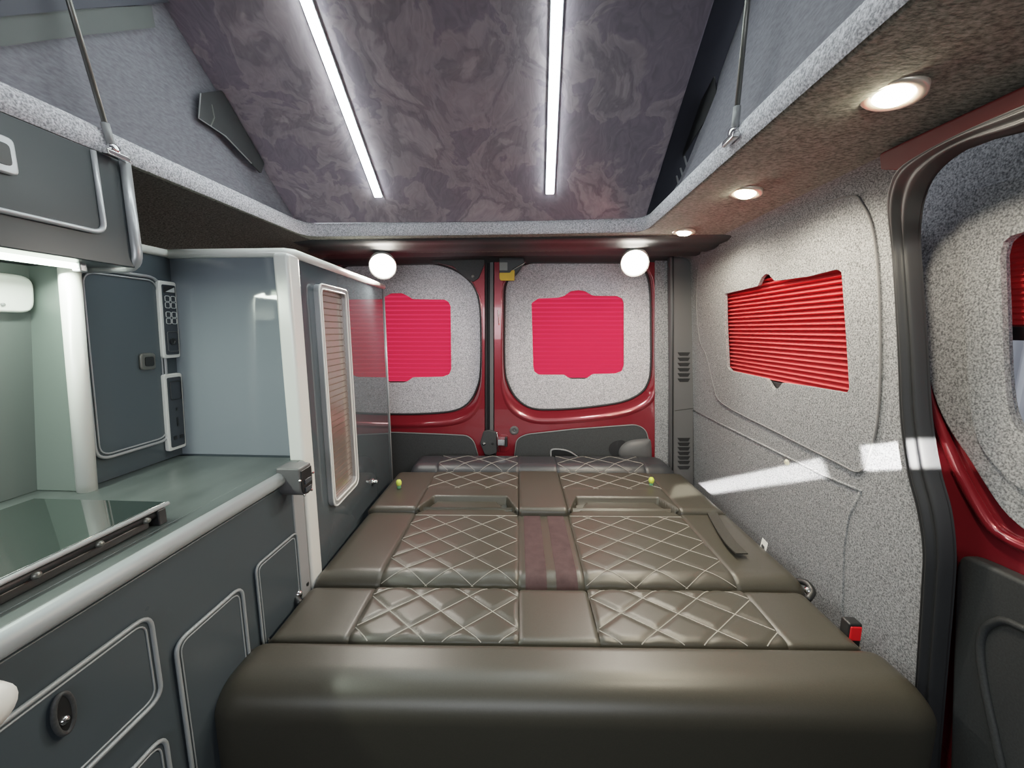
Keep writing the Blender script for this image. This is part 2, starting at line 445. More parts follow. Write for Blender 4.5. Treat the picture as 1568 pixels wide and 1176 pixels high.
# ------------------------------------------------------------------ rear doors
D = planeY(1.80)
def mir(l, c): return [(2*c - u, v) for u, v in l]
holeR = [(772,470),(773,440),(779,424),(792,409),(815,400),(850,398),(900,397),(950,398),(980,404),(994,420),(999,450),(1000,500),(1000,560),(996,585),(984,603),(955,617),(905,625),(850,629),(815,627),(792,613),(778,590),(772,560)]
holeL = [(735,560),(731,590),(718,616),(696,630),(655,635),(600,636),(545,632),(520,618),(508,590),(504,560),(504,480),(506,440),(514,414),(535,403),(570,401),(620,400),(660,402),(690,410),(712,424),(726,441),(733,466),(735,500)]
def rear_door(name, out, hole, carp_hole, low, label):
    d = thing(name, label, 'door', (D.hit(*low[0]).x, 1.80, 0), kind='structure')
    h = spline(D.pts(hole), 4, True)
    prof_ = [(.066,.0002),(.058,.004),(.050,.0065),(.043,.005),(.034,-.003),(.020,-.016),(.008,-.030),(-.001,-.046)]
    vv = []; ff = []; ho = []; nH = len(h); area = sum(h[i-1][0]*h[i][1] - h[i][0]*h[i-1][1] for i in range(nH)); sg = 1 if area > 0 else -1
    for i in range(nH):
        a_, b_ = Vector(h[i-2]), Vector(h[(i+2) % nH]); t_ = (b_-a_).normalized(); o_ = Vector((t_.y, -t_.x))*sg
        wf = max(0, min(1, -o_.y*1.1 + .05)); wf = .22 + .78*wf*wf*(3-2*wf)
        if o_.y > .3: wf = .15
        for w_, hh in prof_: vv.append(D.p3(h[i][0] + o_.x*w_*wf, h[i][1] + o_.y*w_*wf, hh*(1 if hh < 0 else wf)))
        ho.append((h[i][0] + o_.x*.0645*wf, h[i][1] + o_.y*.0645*wf))
    K = len(prof_)
    for i in range(nH):
        for k in range(K-1): ff.append((i*K+k, i*K+k+1, ((i+1)%nH)*K+k+1, ((i+1)%nH)*K+k))
    fr = plate('door_frame', D, D.pts(out), .055, M['red'], d, holes=[ho])
    mesh('rolled_edge', vv, ff, M['red'], d, smooth=True)
    back = D.off(-.045)
    cx = sum(p[0] for p in h)/len(h); cy = sum(p[1] for p in h)/len(h)
    big = [(cx + (p[0]-cx)*1.10, cy + (p[1]-cy)*1.10) for p in h]
    plate('carpet_panel', back, big, .010, M['lit_carpet'], d, holes=[rounded(back.pts(carp_hole), .006, 3)], bevel=.003)
    lip = MB(); lip.tube([D.p3(p[0], p[1], -.030) for p in h], .005, 6, closed=True); lip.build('seal', M['black_rubber'], d, smooth=True)
    lo = D.off(.012)
    plate('lower_trim', lo, rounded(lo.pts(low), .03, 6), .03, M['dark_plastic'], d, bevel=.006, seg=3)
    lt_ = rounded(lo.pts(low), .03, 6); lt_ = [p for p in lt_ if p[1] > .47]
    MB().tube([lo.p3(p[0], p[1], .001) for p in lt_], .0022, 6).build('edge_highlight', M['pale_plastic'], d, smooth=True)  # pale tube standing in for the highlight along the trim edge
    return d
carpR = [(814,464),(824,457),(855,455.7),(864,453),(874,445.7),(886,444),(896,445.7),(906.5,452),(913,453),(945,453),(953,457),(955.5,464),(955.5,560),(952.5,568.5),(943,572),(908,573),(902,577),(897,580.4),(874,580.4),(868,577),(864,574),(825,574),(818,569),(816.5,560)]
carpL = [(691,565),(688,573),(678,577),(632,578),(625,583),(618,586),(596,586),(589,583),(582,578),(536,578),(526,573),(523,565),(523,470),(526,463),(533,459),(582,458),(591.5,453),(598,449),(615,448.7),(624,453),(632,458),(681,458.7),(687,462.5),(690,468.6)]
dR = rear_door('door_2', [(757,382),(1007,382),(1007,800),(757,800)], holeR, carpR,
    [(786,800),(786,712),(791,672),(806,665),(880,657),(975,650),(989,658),(997,690),(997,800)], 'red right hand rear door with grey carpet panel and chrome latch')
dL = rear_door('door_1', [(500,382),(742,382),(742,800),(500,800)], holeL, carpL,
    [(738,800),(736,712),(726,676),(716,667),(680,665),(600,662),(510,662),(500,680),(500,800)], 'red left hand rear door partly hidden by the tall grey cupboard')
# seal between the doors
v, f = ribbon([D.off(-.02).hit(741,382), D.off(-.02).hit(741,790)], [D.off(-.02).hit(758,382), D.off(-.02).hit(758,790)], 25, lambda t: .012*abs(sin(t*pi*2.5)), (0,-1,0), N=3)
mesh('centre_seal', v, f, M['black_rubber'], dL, smooth=True)
g = D.off(-.002); plate('grey_strip', g, g.pts([(750,392),(755.5,392),(755.5,790),(750,790)]), .01, M['mid_plastic'], dL, bevel=.002)
# black corner trim with screw, left door
g = D.off(.008)
c = plate('corner_trim', g, rounded(g.pts([(660,380),(742,380),(742,404),(733,426),(724,432),(712,425),(694,408),(660,400)]), .008, 3), .012, M['dark_plastic'], dL, bevel=.003)
MB().lathe(g.hit(724,423), (0,-1,0), [(.007,-.002),(.007,.003),(.004,.004)], 14).build('screw', M['steel'], c)
# lock housing, left door
g = D.off(.016)
c = plate('lock_housing', g, rounded(g.pts([(740,661),(748,659),(760,662),(761,693),(749,698),(742,696),(735,679)]), .006, 3), .02, M['dark_plastic'], dL, bevel=.003)
MB().lathe(g.hit(741,679), (0,-1,0), [(.008,-.002),(.008,.004),(.004,.006)], 14).build('screw', M['chrome'], c)
MB().lathe(g.hit(754.5,679), (0,-1,0), [(.007,-.002),(.007,.002),(.003,.0025)], 14).build('screw', M['black'], c)
g = D.off(.006); p = g.pts([(747,699),(760,694),(760,712),(745,712)])
plate('lock_cable_cover', g, p, .01, M['black'], dL, bevel=.002)
# right door furniture
g = D.off(.004)
rc = plate('striker_recess', g, rounded(g.pts([(766,666),(777,666),(780,671),(780,688),(775,692),(766,692)]), .008, 3), .006, plain('dark_red', (110,20,28), .3, coat=1), dR, bevel=.002)
g = D.off(.022)
MB().box(*sum(([g.hit(762,672).x, g.hit(773,672).x],), []), 1.772, 1.80, g.hit(770,682).z, g.hit(770,673).z).build('striker', M['chrome'], dR, bevel=.002)
MB().box(g.hit(773,672).x, g.hit(777,672).x, 1.775, 1.80, g.hit(770,684).z, g.hit(770,670).z).build('striker_block', M['black'], dR, bevel=.002)
MB().tube([g.hit(761,662), g.hit(762,670), g.hit(765,676), g.hit(762,683), g.hit(764,692)], .0022, 6).build('striker_wire', M['chrome'], dR, smooth=True)
MB().lathe(D.hit(787.5,659), (0,-1,0), [(.022,-.004),(.022,.004),(.019,.007),(.010,.007),(.008,.004),(.003,.004),(.002,.009)], 24).build('bumper_stop', M['mid_plastic'], dR, smooth=True)
# grab handle
g = D.off(.013)
gh = plate('grab_recess', g, spline(g.pts([(844,700),(843,691),(848,687),(858,687),(872,690),(884,696),(890,702),(865,703)]), 4, True), .004, M['black'], dR, lift=.001)
MB().tube(spline([g.hit(u, v_) for u, v_ in [(844,701),(843.5,691),(848,688),(860,688.5),(873,692),(888,702)]], 5), .0042, 8).build('grab_bar', M['pale_plastic'], gh, smooth=True)
# moulded hinge pod
g = D.off(.013)
plate('pod_recess', g, spline(g.pts([(932,690),(935,680),(944,675),(956,675),(958,690),(952,702),(942,702)]), 4, True), .004, M['black_rubber'], dR, lift=.001)
pod = [(947,692),(952,682),(963,675),(980,672),(993,672),(997,678),(997,704),(985,708),(965,706),(950,702)]
P2 = spline(g.pts(pod), 4, True); cx = sum(p[0] for p in P2)/len(P2); cy = sum(p[1] for p in P2)/len(P2)
vv = []; ff = []; K = 7
for k in range(K):
    s = cos(k/(K-1)*pi/2*.94); h = .028*sin(k/(K-1)*pi/2)
    for p in P2: vv.append(g.p3(cx + (p[0]-cx)*s, cy + (p[1]-cy)*s, h))
n = len(P2)
for k in range(K-1):
    for i in range(n): ff.append((k*n+i, k*n+(i+1)%n, (k+1)*n+(i+1)%n, (k+1)*n+i))
ff.append(tuple((K-1)*n+i for i in range(n)))
mesh('pod_cover', vv, ff, M['mid_plastic'], dR, smooth=True)
# top latch with yellow tab
g = D.off(.03)
lt = plate('top_latch', g, rounded(g.pts([(764,385),(800,385),(803,402),(790,420),(780,428),(765,424)]), .004, 2), .035, M['black'], dR, bevel=.002)
plate('latch_plate', g, g.pts([(765,402),(777,402),(777,414),(765,414)]), .004, M['steel'], lt, lift=.003)
plate('yellow_tab', g, rounded(g.pts([(765,418),(781,418),(784,414),(788,414),(788,430),(767,430),(765,427)]), .003, 2), .010, M['yellow'], lt, lift=.010, bevel=.002)
MB().tube([g.hit(785,414)+Vector((0,-.012,0)), g.hit(803,403)+Vector((0,-.006,0))], .003, 6).build('latch_spring', M['chrome'], lt)
sl = MB(); sl.tube([D.off(.004).hit(763,475), D.off(.004).hit(764,498)], .003, 6); sl.build('striker_pin', M['chrome'], dR)

# ------------------------------------------------------------------ pleated blinds
def pleats(pl, x0, x1, y0, y1, n, amp):
    """zigzag cloth on plane pl, x along, y up"""
    v = []; f = []
    K = 2*n + 1
    for i in range(K):
        y = y0 + (y1-y0)*(i - (.38 if i % 2 else 0))/(K-1); h = amp if i % 2 else 0
        v += [pl.p3(x0, y, h), pl.p3(x1, y, h)]
    for i in range(K-1): f.append((2*i, 2*i+1, 2*i+3, 2*i+2))
    return v, f
def blind(label, pl, x0, x1, y0, y1, n, amp, rail_h, mat, rail_mat, grp):
    t = thing('pleated_blind', label, 'blind', pl.p3((x0+x1)/2, y0))
    t['group'] = grp
    v, f = pleats(pl, x0, x1, y0 + rail_h, y1 - .012, n, amp)
    mesh('pleated_cloth', v, f, mat, t)
    for nm, a, b in (('bottom_rail', y0, y0 + rail_h), ('head_rail', y1 - .012, y1)):
        vv = [pl.p3(x, y, h) for h in (-.004, amp + .002) for x, y in ((x0, a), (x1, a), (x1, b), (x0, b))]
        mesh(nm, vv, [(0,1,2,3),(4,5,6,7),(0,1,5,4),(1,2,6,5),(2,3,7,6),(3,0,4,7)], rail_mat, t, bevel=.001)
    return t
bp = D.off(-.070)
a = bp.at(808,580); b = bp.at(963,440)
blind('red pleated blind in the right hand rear door', bp, a[0], b[0], a[1]-.008, b[1], 20, .010, .016, M['blind'], M['black_rubber'], 'red pleated window blinds')
a = bp.at(516,584); b = bp.at(698,444)
blind('red pleated blind in the left hand rear door beside the tall cupboard', bp, a[0], b[0], a[1]-.012, b[1], 20, .010, .016, M['blind'], M['black_rubber'], 'red pleated window blinds')
bs = rwp.off(-.032)
a = (-1.50, bs.at(1200,590)[1]); b = (-.85, bs.at(1230,412)[1])
blind('red pleated blind in the right side wall with dark fold shadows', bs, -1.50, -.85, .925*1.0036, 1.275, 23, .021, .020, M['blind_side'], M['black'], 'red pleated window blinds')

# ------------------------------------------------------------------ sliding door on the right
SP = planeXr(.80)                      # red skin of the door
sd = thing('door_3', 'red sliding side door lined in grey carpet with dark lower panel', 'door', (.80, .5, 0), kind='structure')
def S(l): return SP.pts(l)
win = [(1531,385),(1536,370),(1548,361),(1568,355)]
yl = lambda u, v: SP.at(u, v)
wl = [yl(1531,392), yl(1534,470), yl(1537,560), yl(1543,620), yl(1556,655), yl(1575,672)]
# window outline closed well beyond the frame edge
y_end = -.12
wtop = [(y_end, wl[-1][1] - .01), (y_end, yl(1560,356)[1] + .01), yl(1568,355), yl(1548,361), yl(1536,371)]
whole = spline(wl, 4) + wtop
red_out = [(-.95, 0), (.25, 0), (.25, 1.40), (-.95, 1.40)]
big = [(p[0] + (-.02 if p[0] < -.3 else 0), p[1] + (.02 if p[1] > 1.1 else -.02)) for p in whole]
plate('door_skin', SP, red_out, .03, M['red'], sd, holes=[big])
cp = SP.off(.018)
cb = [(1404,250),(1404,330),(1408,400),(1414,469),(1418,529),(1424,588),(1447,648),(1481,700),(1530,776),(1575,818)]
q = spline(cp.pts(cb), 4)
q = q + [(.10, q[-1][1] - .12), (.10, q[0][1])]
hole_c = [(p[0]*1.0, p[1]) for p in whole]
wc = [cp.at(1531,392), cp.at(1534,470), cp.at(1537,560), cp.at(1543,620), cp.at(1556,655), cp.at(1575,672)]
wc = spline(wc, 4) + [(y_end+.03, cp.at(1575,672)[1]), (y_end+.03, cp.at(1560,356)[1]), cp.at(1568,355), cp.at(1548,361), cp.at(1536,371)]
plate('carpet_lining', cp, q, .018, M['carpet'], sd, holes=[wc], bevel=.006, seg=3)
cp2 = SP.off(.026)
ob = [(1575,266),(1500,288),(1476,297),(1467,320),(1468,350),(1476,470),(1485,618),(1500,680),(1545,735),(1575,755)]
q2 = spline(cp2.pts(ob), 4); q2 = q2 + [(.06, q2[-1][1] - .05), (.06, q2[0][1] + .03)]
wc2 = [(p[0], p[1]) for p in spline(cp2.pts([(1531,392),(1534,470),(1537,560),(1543,620),(1556,655),(1575,672)]), 4)] + [(y_end+.04, cp2.at(1575,672)[1]), (y_end+.04, cp2.at(1560,356)[1])] + cp2.pts([(1568,355),(1548,361),(1536,371)])
plate('carpet_surround', cp2, q2, .010, M['carpet'], sd, holes=[wc2], bevel=.005, seg=3)
# rolled red edge highlight
rg = MB(); rg.tube(spline([SP.off(.004).hit(u, v) for u, v in [(1424,560),(1428,610),(1440,650),(1470,722),(1515,800),(1550,828),(1600,850)]], 5), .010, 10)
rg.build('rolled_edge', M['red'], sd, smooth=True)
lp = SP.off(.03)
lt = lp.pts([(1449,1300),(1460,900),(1463,862),(1472,849),(1500,860),(1580,897)])
lt2 = [(.2, lt[-1][1] - .12), (.2, .05), (lt[0][0], .05)]
M['panel_dark'] = noisy('door_panel_plastic', (36,38,40), (46,48,50), 300, .55, .3, .7, 2, .15, .001)
lo = plate('lower_panel', lp, rounded(lt[:1] + lt[1:] + lt2, .015, 3), .03, M['panel_dark'], sd, bevel=.010, seg=4)
rg = MB(); rg.tube(spline([lp.off(.001).hit(u, v) for u, v in [(1540,1200),(1525,1130),(1508,1050),(1501,994),(1506,966),(1520,954),(1540,951),(1575,966)]], 5), .006, 8)
rg.build('moulded_ridge', M['panel_dark'], lo, smooth=True)
# window glass, its blind, and the wall outside
gp = SP.off(-.058)
wg = plate('window_1', gp, [(-.86, .78), (-.02, .78), (-.02, 1.33), (-.86, 1.33)], .004, M['glass'])
tag(wg, 'clear glass of the sliding door window below the half drawn blind', 'window', kind='structure')
sb = SP.off(-.052)
y0 = sb.at(1555,521)[1]
blind('red pleated blind half lowered in the sliding door window', sb, -.86, -.05, y0, 1.33, 20, .012, .024, M['blind_side'], M['black'], 'red pleated window blinds')
ow = thing('corrugated_wall', 'pale corrugated steel wall outside the sliding door window', 'wall', (1.75, .8, 0))
vv = []; ff = []
N = 200
for i in range(N+1):
    y = -.6 + 3.2*i/N; dx = .03*(1 if (i//2) % 2 else 0)
    vv += [(1.75 + dx, y, 0), (1.75 + dx, y, 1.9)]
for i in range(N): ff.append((2*i, 2*i+1, 2*i+3, 2*i+2))
mesh('steel_sheet', vv, ff, M['outside'], ow)

# black rubber seal around the sliding door opening
sR = [(1407,375),(1411,430),(1419,540),(1425,640),(1438,720),(1454,780),(1461,840),(1459,900),(1448,1030),(1436,1176),(1428,1300)]
sLl = [(1568+60,139),(1568,163),(1482,201),(1419,233),(1380,259),(1366,287),(1363,319)] + seal_L + [(1392,1300)]
sRr = [(1568+60,180),(1568,201),(1498,220),(1457,242),(1428,271),(1414,303),(1408,338)] + sR
rs = rwp.off(.006)
TOPX = [.592, .592, .594, .600, .612, .635, .655]
def sp(i, p, off):
    if i < len(TOPX): return planeXr(TOPX[i] + off).hit(*p)
    return rs.off(-off).hit(*p)
A = spline([sp(i, p, 0) for i, p in enumerate(sLl)], 6); B = spline([sp(i, p, .012) for i, p in enumerate(sRr)], 6)
v = []; f = []; W_ = 21
bump = lambda t: (.016*sin(pi*t)**.6 if 0 < t < 1 else 0) + .004*cos(t*pi*5)
for p, q in zip(A, B):
    p, q = Vector(p), Vector(q)
    for k in range(W_):
        t = k/(W_-1); v.append(p.lerp(q, t) + Vector((-1,0,0))*bump(t))
for i in range(len(A)-1):
    for k in range(W_-1): f.append((i*W_+k, i*W_+k+1, (i+1)*W_+k+1, (i+1)*W_+k))
tag(mesh('trim_5', v, f, M['black_rubber'], smooth=True), 'thick black rubber seal around the sliding door opening', 'trim', kind='structure')
vj = [Vector(p) for p in B] + [Vector(p) + (Vector(p) - CAM)*.15 - Vector((.004, 0, 0)) for p in B]; nb = len(B)
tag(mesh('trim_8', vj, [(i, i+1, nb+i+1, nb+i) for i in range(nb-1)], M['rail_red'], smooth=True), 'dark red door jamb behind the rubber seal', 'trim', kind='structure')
# red rail above the sliding door
rl = Plane((.600, 0, 1.40), (0, -1, 0), (-.30, 0, 1))
ro = rl.pts([(1345,236),(1420,200),(1500,163),(1640,97),(1640,150),(1500,208),(1420,246),(1378,262),(1347,261)])
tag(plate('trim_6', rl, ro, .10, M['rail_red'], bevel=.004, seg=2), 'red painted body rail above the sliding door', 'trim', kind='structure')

# ------------------------------------------------------------------ raised roof
e = ray(812, 930).normalized(); e = Vector((0, e.y, e.z)).normalized()
RP = Plane((0, 1.285, 1.462), (1, 0, 0), -e)     # ey runs up and forward; check facing below
if RP.n.dot(CAM - RP.o) < 0: RP = Plane((0, 1.285, 1.462), (-1, 0, 0), -e)
roof = thing('pop_top_roof', 'raised roof lined with dark marbled suede', 'roof', (0, 1.285, 1.462))
pl = RP.pts([(440,330),(452,343),(720,341),(988,337),(1000,315)])
lft = RP.at(232,0); rgt = RP.at(1095,0)
def ext(a, b, k): return (b[0] + (b[0]-a[0])*k, b[1] + (b[1]-a[1])*k)
l2 = ext(pl[0], lft, 2.25); r2 = ext(RP.at(993,330), rgt, 2.25)
plate('lining', RP, [l2, lft, pl[0], pl[1], pl[2], pl[3], rgt, r2], .018, M['suede'], roof, bevel=.006, seg=3)
sg = 1 if pl[3][0] > pl[0][0] else -1
sh = RP.off(-.03)
xa, xb = -.80, .44
plate('roof_shell', sh, [(xa*sg, l2[1]), (xa*sg, -.03), (xb*sg, -.03), (xb*sg, l2[1])], .03, M['canvas_dark'], roof)

cv = thing('pop_top_canvas', 'grey fabric side walls of the raised roof with net vents', 'canvas', (0, 1.2, 1.45))
def canvas(X, xtop, net_px, zip_px, hem):
    # a sheet from the rail up to the roof with slack folds
    v = []; f = []; NY, NZ = 60, 40
    for i in range(NY+1):
        y = -.4 + 1.70*i/NY
        zt = 1.462 + (1.30 - y)*(-e.z/e.y) - .004
        for k in range(NZ+1):
            t = k/NZ; z = 1.44 + (max(zt, 1.441)-1.44)*t
            fold = .010*sin(y*26 + z*34)*math.exp(-((y-1.12)/.13)**2) + .004*sin(y*60+z*20)*math.exp(-((y-1.18)/.1)**2)
            v.append((X + (xtop - X)*t + fold*(1 if X < 0 else -1)*sin(pi*min(t*1.2+.1,1)), y, z))
    for i in range(NY):
        for k in range(NZ): f.append((i*(NZ+1)+k, i*(NZ+1)+k+1, (i+1)*(NZ+1)+k+1, (i+1)*(NZ+1)+k))
    s = mesh('canvas_side', v, f, M['canvas'], cv, smooth=True)
    return s
cl = canvas(-.785, -.79, None, None, None)
cr = canvas(.372, .43, None, None, None)
mesh('canvas_front', [(-.79,-.32,1.44),(.40,-.32,1.44),(.43,-.32,2.70),(-.79,-.32,2.70)], [(0,1,2,3)], M['canvas'], cv)
g = Plane((-.772, 0, 0), (0, 1, 0), (0, 0, 1))
plate('net_vent', g, rounded(g.pts([(307,143),(340,138),(405,250),(400,266),(385,250),(345,208),(304,181)]), .006, 3), .003, M['net'], cl)
MB().tube([g.hit(307,143), g.hit(304,181), g.hit(345,208), g.hit(385,250)], .0015, 6).build('vent_zip', M['pale_plastic'], cl)
MB().tube([g.hit(324,160), g.hit(328,180), g.hit(323,193)], .0015, 6).build('zip_cord', M['steel'], cl)
g3 = Plane((-.778, 0, 0), (0, 1, 0), (0, 0, 1))
plate('top_band', g3.off(.004), g3.off(.004).pts([(-420,66),(120,14),(262,4),(240,-160),(-420,-160)]), .003, M['canvas_dark'], cl)
plate('hem', g3, g3.pts([(-420,145),(-60,80),(120,55),(238,42),(232,8),(120,14),(-60,28),(-420,64)]), .003, M['canvas_hem'], cl, smooth=False)
g = Plane((.366, 0, 0), (0, -1, 0), (0.03, 0, 1))
plate('net_vent', g, g.pts([(1093,117),(1099,155),(1060,215),(1045,240),(1050,195),(1070,160)]), .003, M['net'], cr)
for q in ([(1048,240),(1054,262)], [(1042,258),(1048,278)], [(1036,270),(1041,288)]):
    MB().tube([g.hit(*q[0]), g.hit(*q[1])], .0028, 6).build('zip_tag', M['pale_plastic'], cr)

# LED strips in the lining
def led(label, a, b):
    pa, pb = RP.at(*a), RP.at(*b); far = ext(pb, pa, 1.2)
    t = thing('led_strip', label, 'light', RP.p3(*pb)); t['group'] = 'LED strips in the roof lining'
    def bar(nm, w, h0, h1, mat, grow=0):
        d = Vector(pb) - Vector(far); d.normalize(); n = Vector((-d.y, d.x))
        A = Vector(far) - d*grow; B_ = Vector(pb) + d*grow
        q = [A + n*w, A - n*w, B_ - n*w, B_ + n*w]
        vv = [RP.p3(p.x, p.y, h) for h in (h0, h1) for p in q]
        return mesh(nm, vv, [(0,1,2,3),(4,5,6,7),(0,1,5,4),(1,2,6,5),(2,3,7,6),(3,0,4,7)], mat, t)
    bar('channel', .0132, -.002, .006, M['edge'], .003)
    bar('diffuser', .0104, .004, .0095, M['led'])
    return t
led('white LED strip in the roof lining, on the kitchen side', (470,0), (580,299))
led('white LED strip in the roof lining, on the sliding door side', (853,0), (842,294))

# struts
def strut(label, base, topx, X):
    P = Plane((X, 0, 0), (0, 1, 0), (0, 0, 1)); a = P.hit(*base); b = P.hit(*topx); c = a + (b-a)*2.4
    t = thing('gas_strut', label, 'strut', a)
    d = (b-a).normalized()
    MB().tube([a + d*.035, c], .0042, 10).build('rod', M['steel'], t, smooth=True)
    MB().tube([a, a + d*.005, a + d*.006, a + d*.04], [.004, .004, .0062, .0062], 10).build('end_fitting', M['pale_plastic'], t, smooth=True)
    s = -1 if X > 0 else 1
    MB().lathe(a - Vector((s*.012, 0, 0)), (s, 0, 0), [(.005,0),(.005,.006),(.009,.010),(.010,.016),(.006,.021)], 16).build('ball_joint', M['chrome'], t, smooth=True)
    MB().box(a.x - (.0 if s > 0 else .012), a.x + (.012 if s > 0 else 0), a.y - .02, a.y + .02, a.z - .016, a.z - .006).build('bracket', M['chrome'], t, bevel=.002)
    return t
strut('thin metal roof strut on the kitchen side rail', (172,228), (105,0), -.752)
strut('thin metal roof strut on the sliding door side rail', (1125,203), (1145,0), .346)

# ------------------------------------------------------------------ ceiling lights
def downlight(label, p, tilt, z=ZC):
    c = planeZ(z - .003).hit(*p); ax = Vector((-tilt, 0, -1)).normalized()
    t = thing('downlight', label, 'light', c); t['group'] = 'recessed ceiling downlights'
    MB().lathe(c, ax, [(.034,-.007),(.0345,.0005),(.032,.0022),(.025,.0022),(.0225,.001),(.021,.0)], 32).build('bezel', M['spot_rim'], t, smooth=True)
    MB().lathe(c, ax, [(.0205,-.001),(.0205,.003),(.015,.0072),(.008,.009),(.002,.0095)], 28).build('lens', M['bulb'], t, smooth=True)
    L = bpy.data.lights.new('downlight_lamp', 'SPOT'); L.energy = 11.0; L.color = (1, .87, .66); L.spot_size = radians(172); L.spot_blend = .5; L.shadow_soft_size = .02
    lo = bpy.data.objects.new('downlight_lamp', L); COL.objects.link(lo); lo.parent = t; lo.location = (0, 0, -.012)
downlight('recessed round downlight nearest the red rail, largest of the three', (1367,146), .22)
downlight('recessed round downlight above the side wall blind, middle of the three', (1141,296), .18)
downlight('recessed round downlight at the rear corner, smallest of the three', (1047,356), .10)
def rear_spot(label, p):
    Y = planeY(1.55); c = Y.hit(*p)
    t = thing('spot_lamp', label, 'lamp', c); t['group'] = 'glaring rear spot lamps'
    d = (CAM - c).normalized(); d.z -= .35; d.normalize()
    MB().lathe(c, d, [(.030,-.028),(.044,-.020),(.050,-.004),(.052,.010),(.053,.034),(.050,.036),(.048,.012)], 28).build('housing', M['edge_white'], t, smooth=True)
    MB().lathe(c, d, [(.046,.008),(.046,.020),(.038,.026),(.022,.030),(.003,.032)], 28).build('bulb', M['spotbulb'], t, smooth=True)
    MB().tube([c - d*.02, Vector((c.x, c.y + .02, 1.411))], .010, 10).build('stem', M['edge_white'], t, smooth=True)
    L = bpy.data.lights.new('spot_lamp_light', 'SPOT'); L.energy = 9; L.color = (1, .93, .82); L.shadow_soft_size = .03; L.spot_size = radians(125); L.spot_blend = .6
    lo = bpy.data.objects.new('spot_lamp_light', L); COL.objects.link(lo); lo.parent = t; lo.location = d*.075
    G = bpy.data.lights.new('rear_door_fill', 'SPOT'); G.energy = 5; G.color = (1, .95, .90); G.shadow_soft_size = .05; G.spot_size = radians(130); G.spot_blend = 1  # added fill set off from the lamp to brighten the rear doors
    go = bpy.data.objects.new('rear_door_fill', G); COL.objects.link(go); go.parent = t; go.location = Vector((.16 if c.x < 0 else -.10, -.16, -.14)); go.rotation_euler = Vector((0, 1, -.75)).to_track_quat('-Z', 'Y').to_euler()
    lo.rotation_euler = (d + Vector((0, 0, -.35))).to_track_quat('-Z', 'Y').to_euler()
rear_spot('glaring rear spot lamp above the left rear blind', (586,404))
rear_spot('glaring rear spot lamp above the right rear blind', (972,399))

# ------------------------------------------------------------------ kitchen units
FX = -.57
kf = planeXl(FX)
def loop_tube(pl, pts, r, h=0.0, n=8, closed=True):
    return MB().tube([pl.p3(p[0], p[1], h) for p in pts], r, n, closed=closed, cap=not closed)
kc = thing('kitchen_cabinet', 'grey base cabinet with silver edged drawers and doors beneath the worktop', 'cabinet', (-.78, .4, 0))
MB().box(-1.0, FX, -.1, .890, .0, .745).build('carcass', M['satin'], kc, bevel=.002)
def front(nm, y0, y1, z0, z1, r, latch=None, thin=.0032):
    o = rounded(rect(y0, y1, z0, z1), r, 6)
    d = plate(nm, kf, o, .012, M['satin'], kc, lift=.004, bevel=.001)
    loop_tube(kf, o, thin, .005).build('edging', M['trim_grey'], d, smooth=True)
    g = rounded(rect(y0+.008, y1-.008, z0+.008, z1-.008), r*.8, 6)
    loop_tube(kf, g, .0013, .0045).build('edging', M['trim_grey'], d, smooth=True)
    if latch:
        c = kf.at(*latch); 
        ring = spline([(c[0] + .0095*cos(a*pi/4), c[1] + .026*sin(a*pi/4)) for a in range(8)], 4, True)
        l = plate('latch', kf, ring, .004, M['black'], d, lift=.010, bevel=.002)
        loop_tube(kf, ring, .003, .009).build('latch_rim', M['dark_plastic'], l, smooth=True)
        MB().lathe(kf.p3(c[0]-.001, c[1]-.008, .008), kf.n, [(.005,0),(.005,.004),(.002,.006)], 14).build('latch_button', M['chrome'], l, smooth=True)
    return d
zA = kf.at(226,938)[1]; zB = kf.at(236,1072)[1]; yR1 = kf.at(232,990)[0]
front('drawer', .02, yR1, zB, zA, .022, (87,1092))
zC = kf.at(236,1136)[1]
front('drawer', .02, yR1 - .004, zC - .22, zC, .022)
zt = kf.at(366,897)[1]
front('cupboard_door', kf.at(266,1005)[0], kf.at(372,950)[0], .10, zt, .022)
zt2 = kf.at(450,815)[1]
front('cupboard_door', kf.at(389,880)[0], kf.at(454,850)[0], .10, zt2, .016, thin=.0024)
MB().box(FX-.004, FX+.004, kf.at(453,850)[0]+.003, .872, .0, .748).build('corner_post', M['edge'], kc, bevel=.003)
# worktop
wt = thing('worktop', 'dark slate effect kitchen worktop with a pale rounded edge', 'worktop', (-.78, .4, .75))
MB().box(-1.016, FX-.03, -.1, .892, .747, .782).box(FX-.0302, FX, -.1, .876, .747, .782).build('slab', M['worktop'], wt, bevel=.001)
MB().tube([(FX+.001, -.1, .766), (FX+.001, .876, .766)], .0155, 16).build('edge_trim', M['trim_grey'], wt, smooth=True)

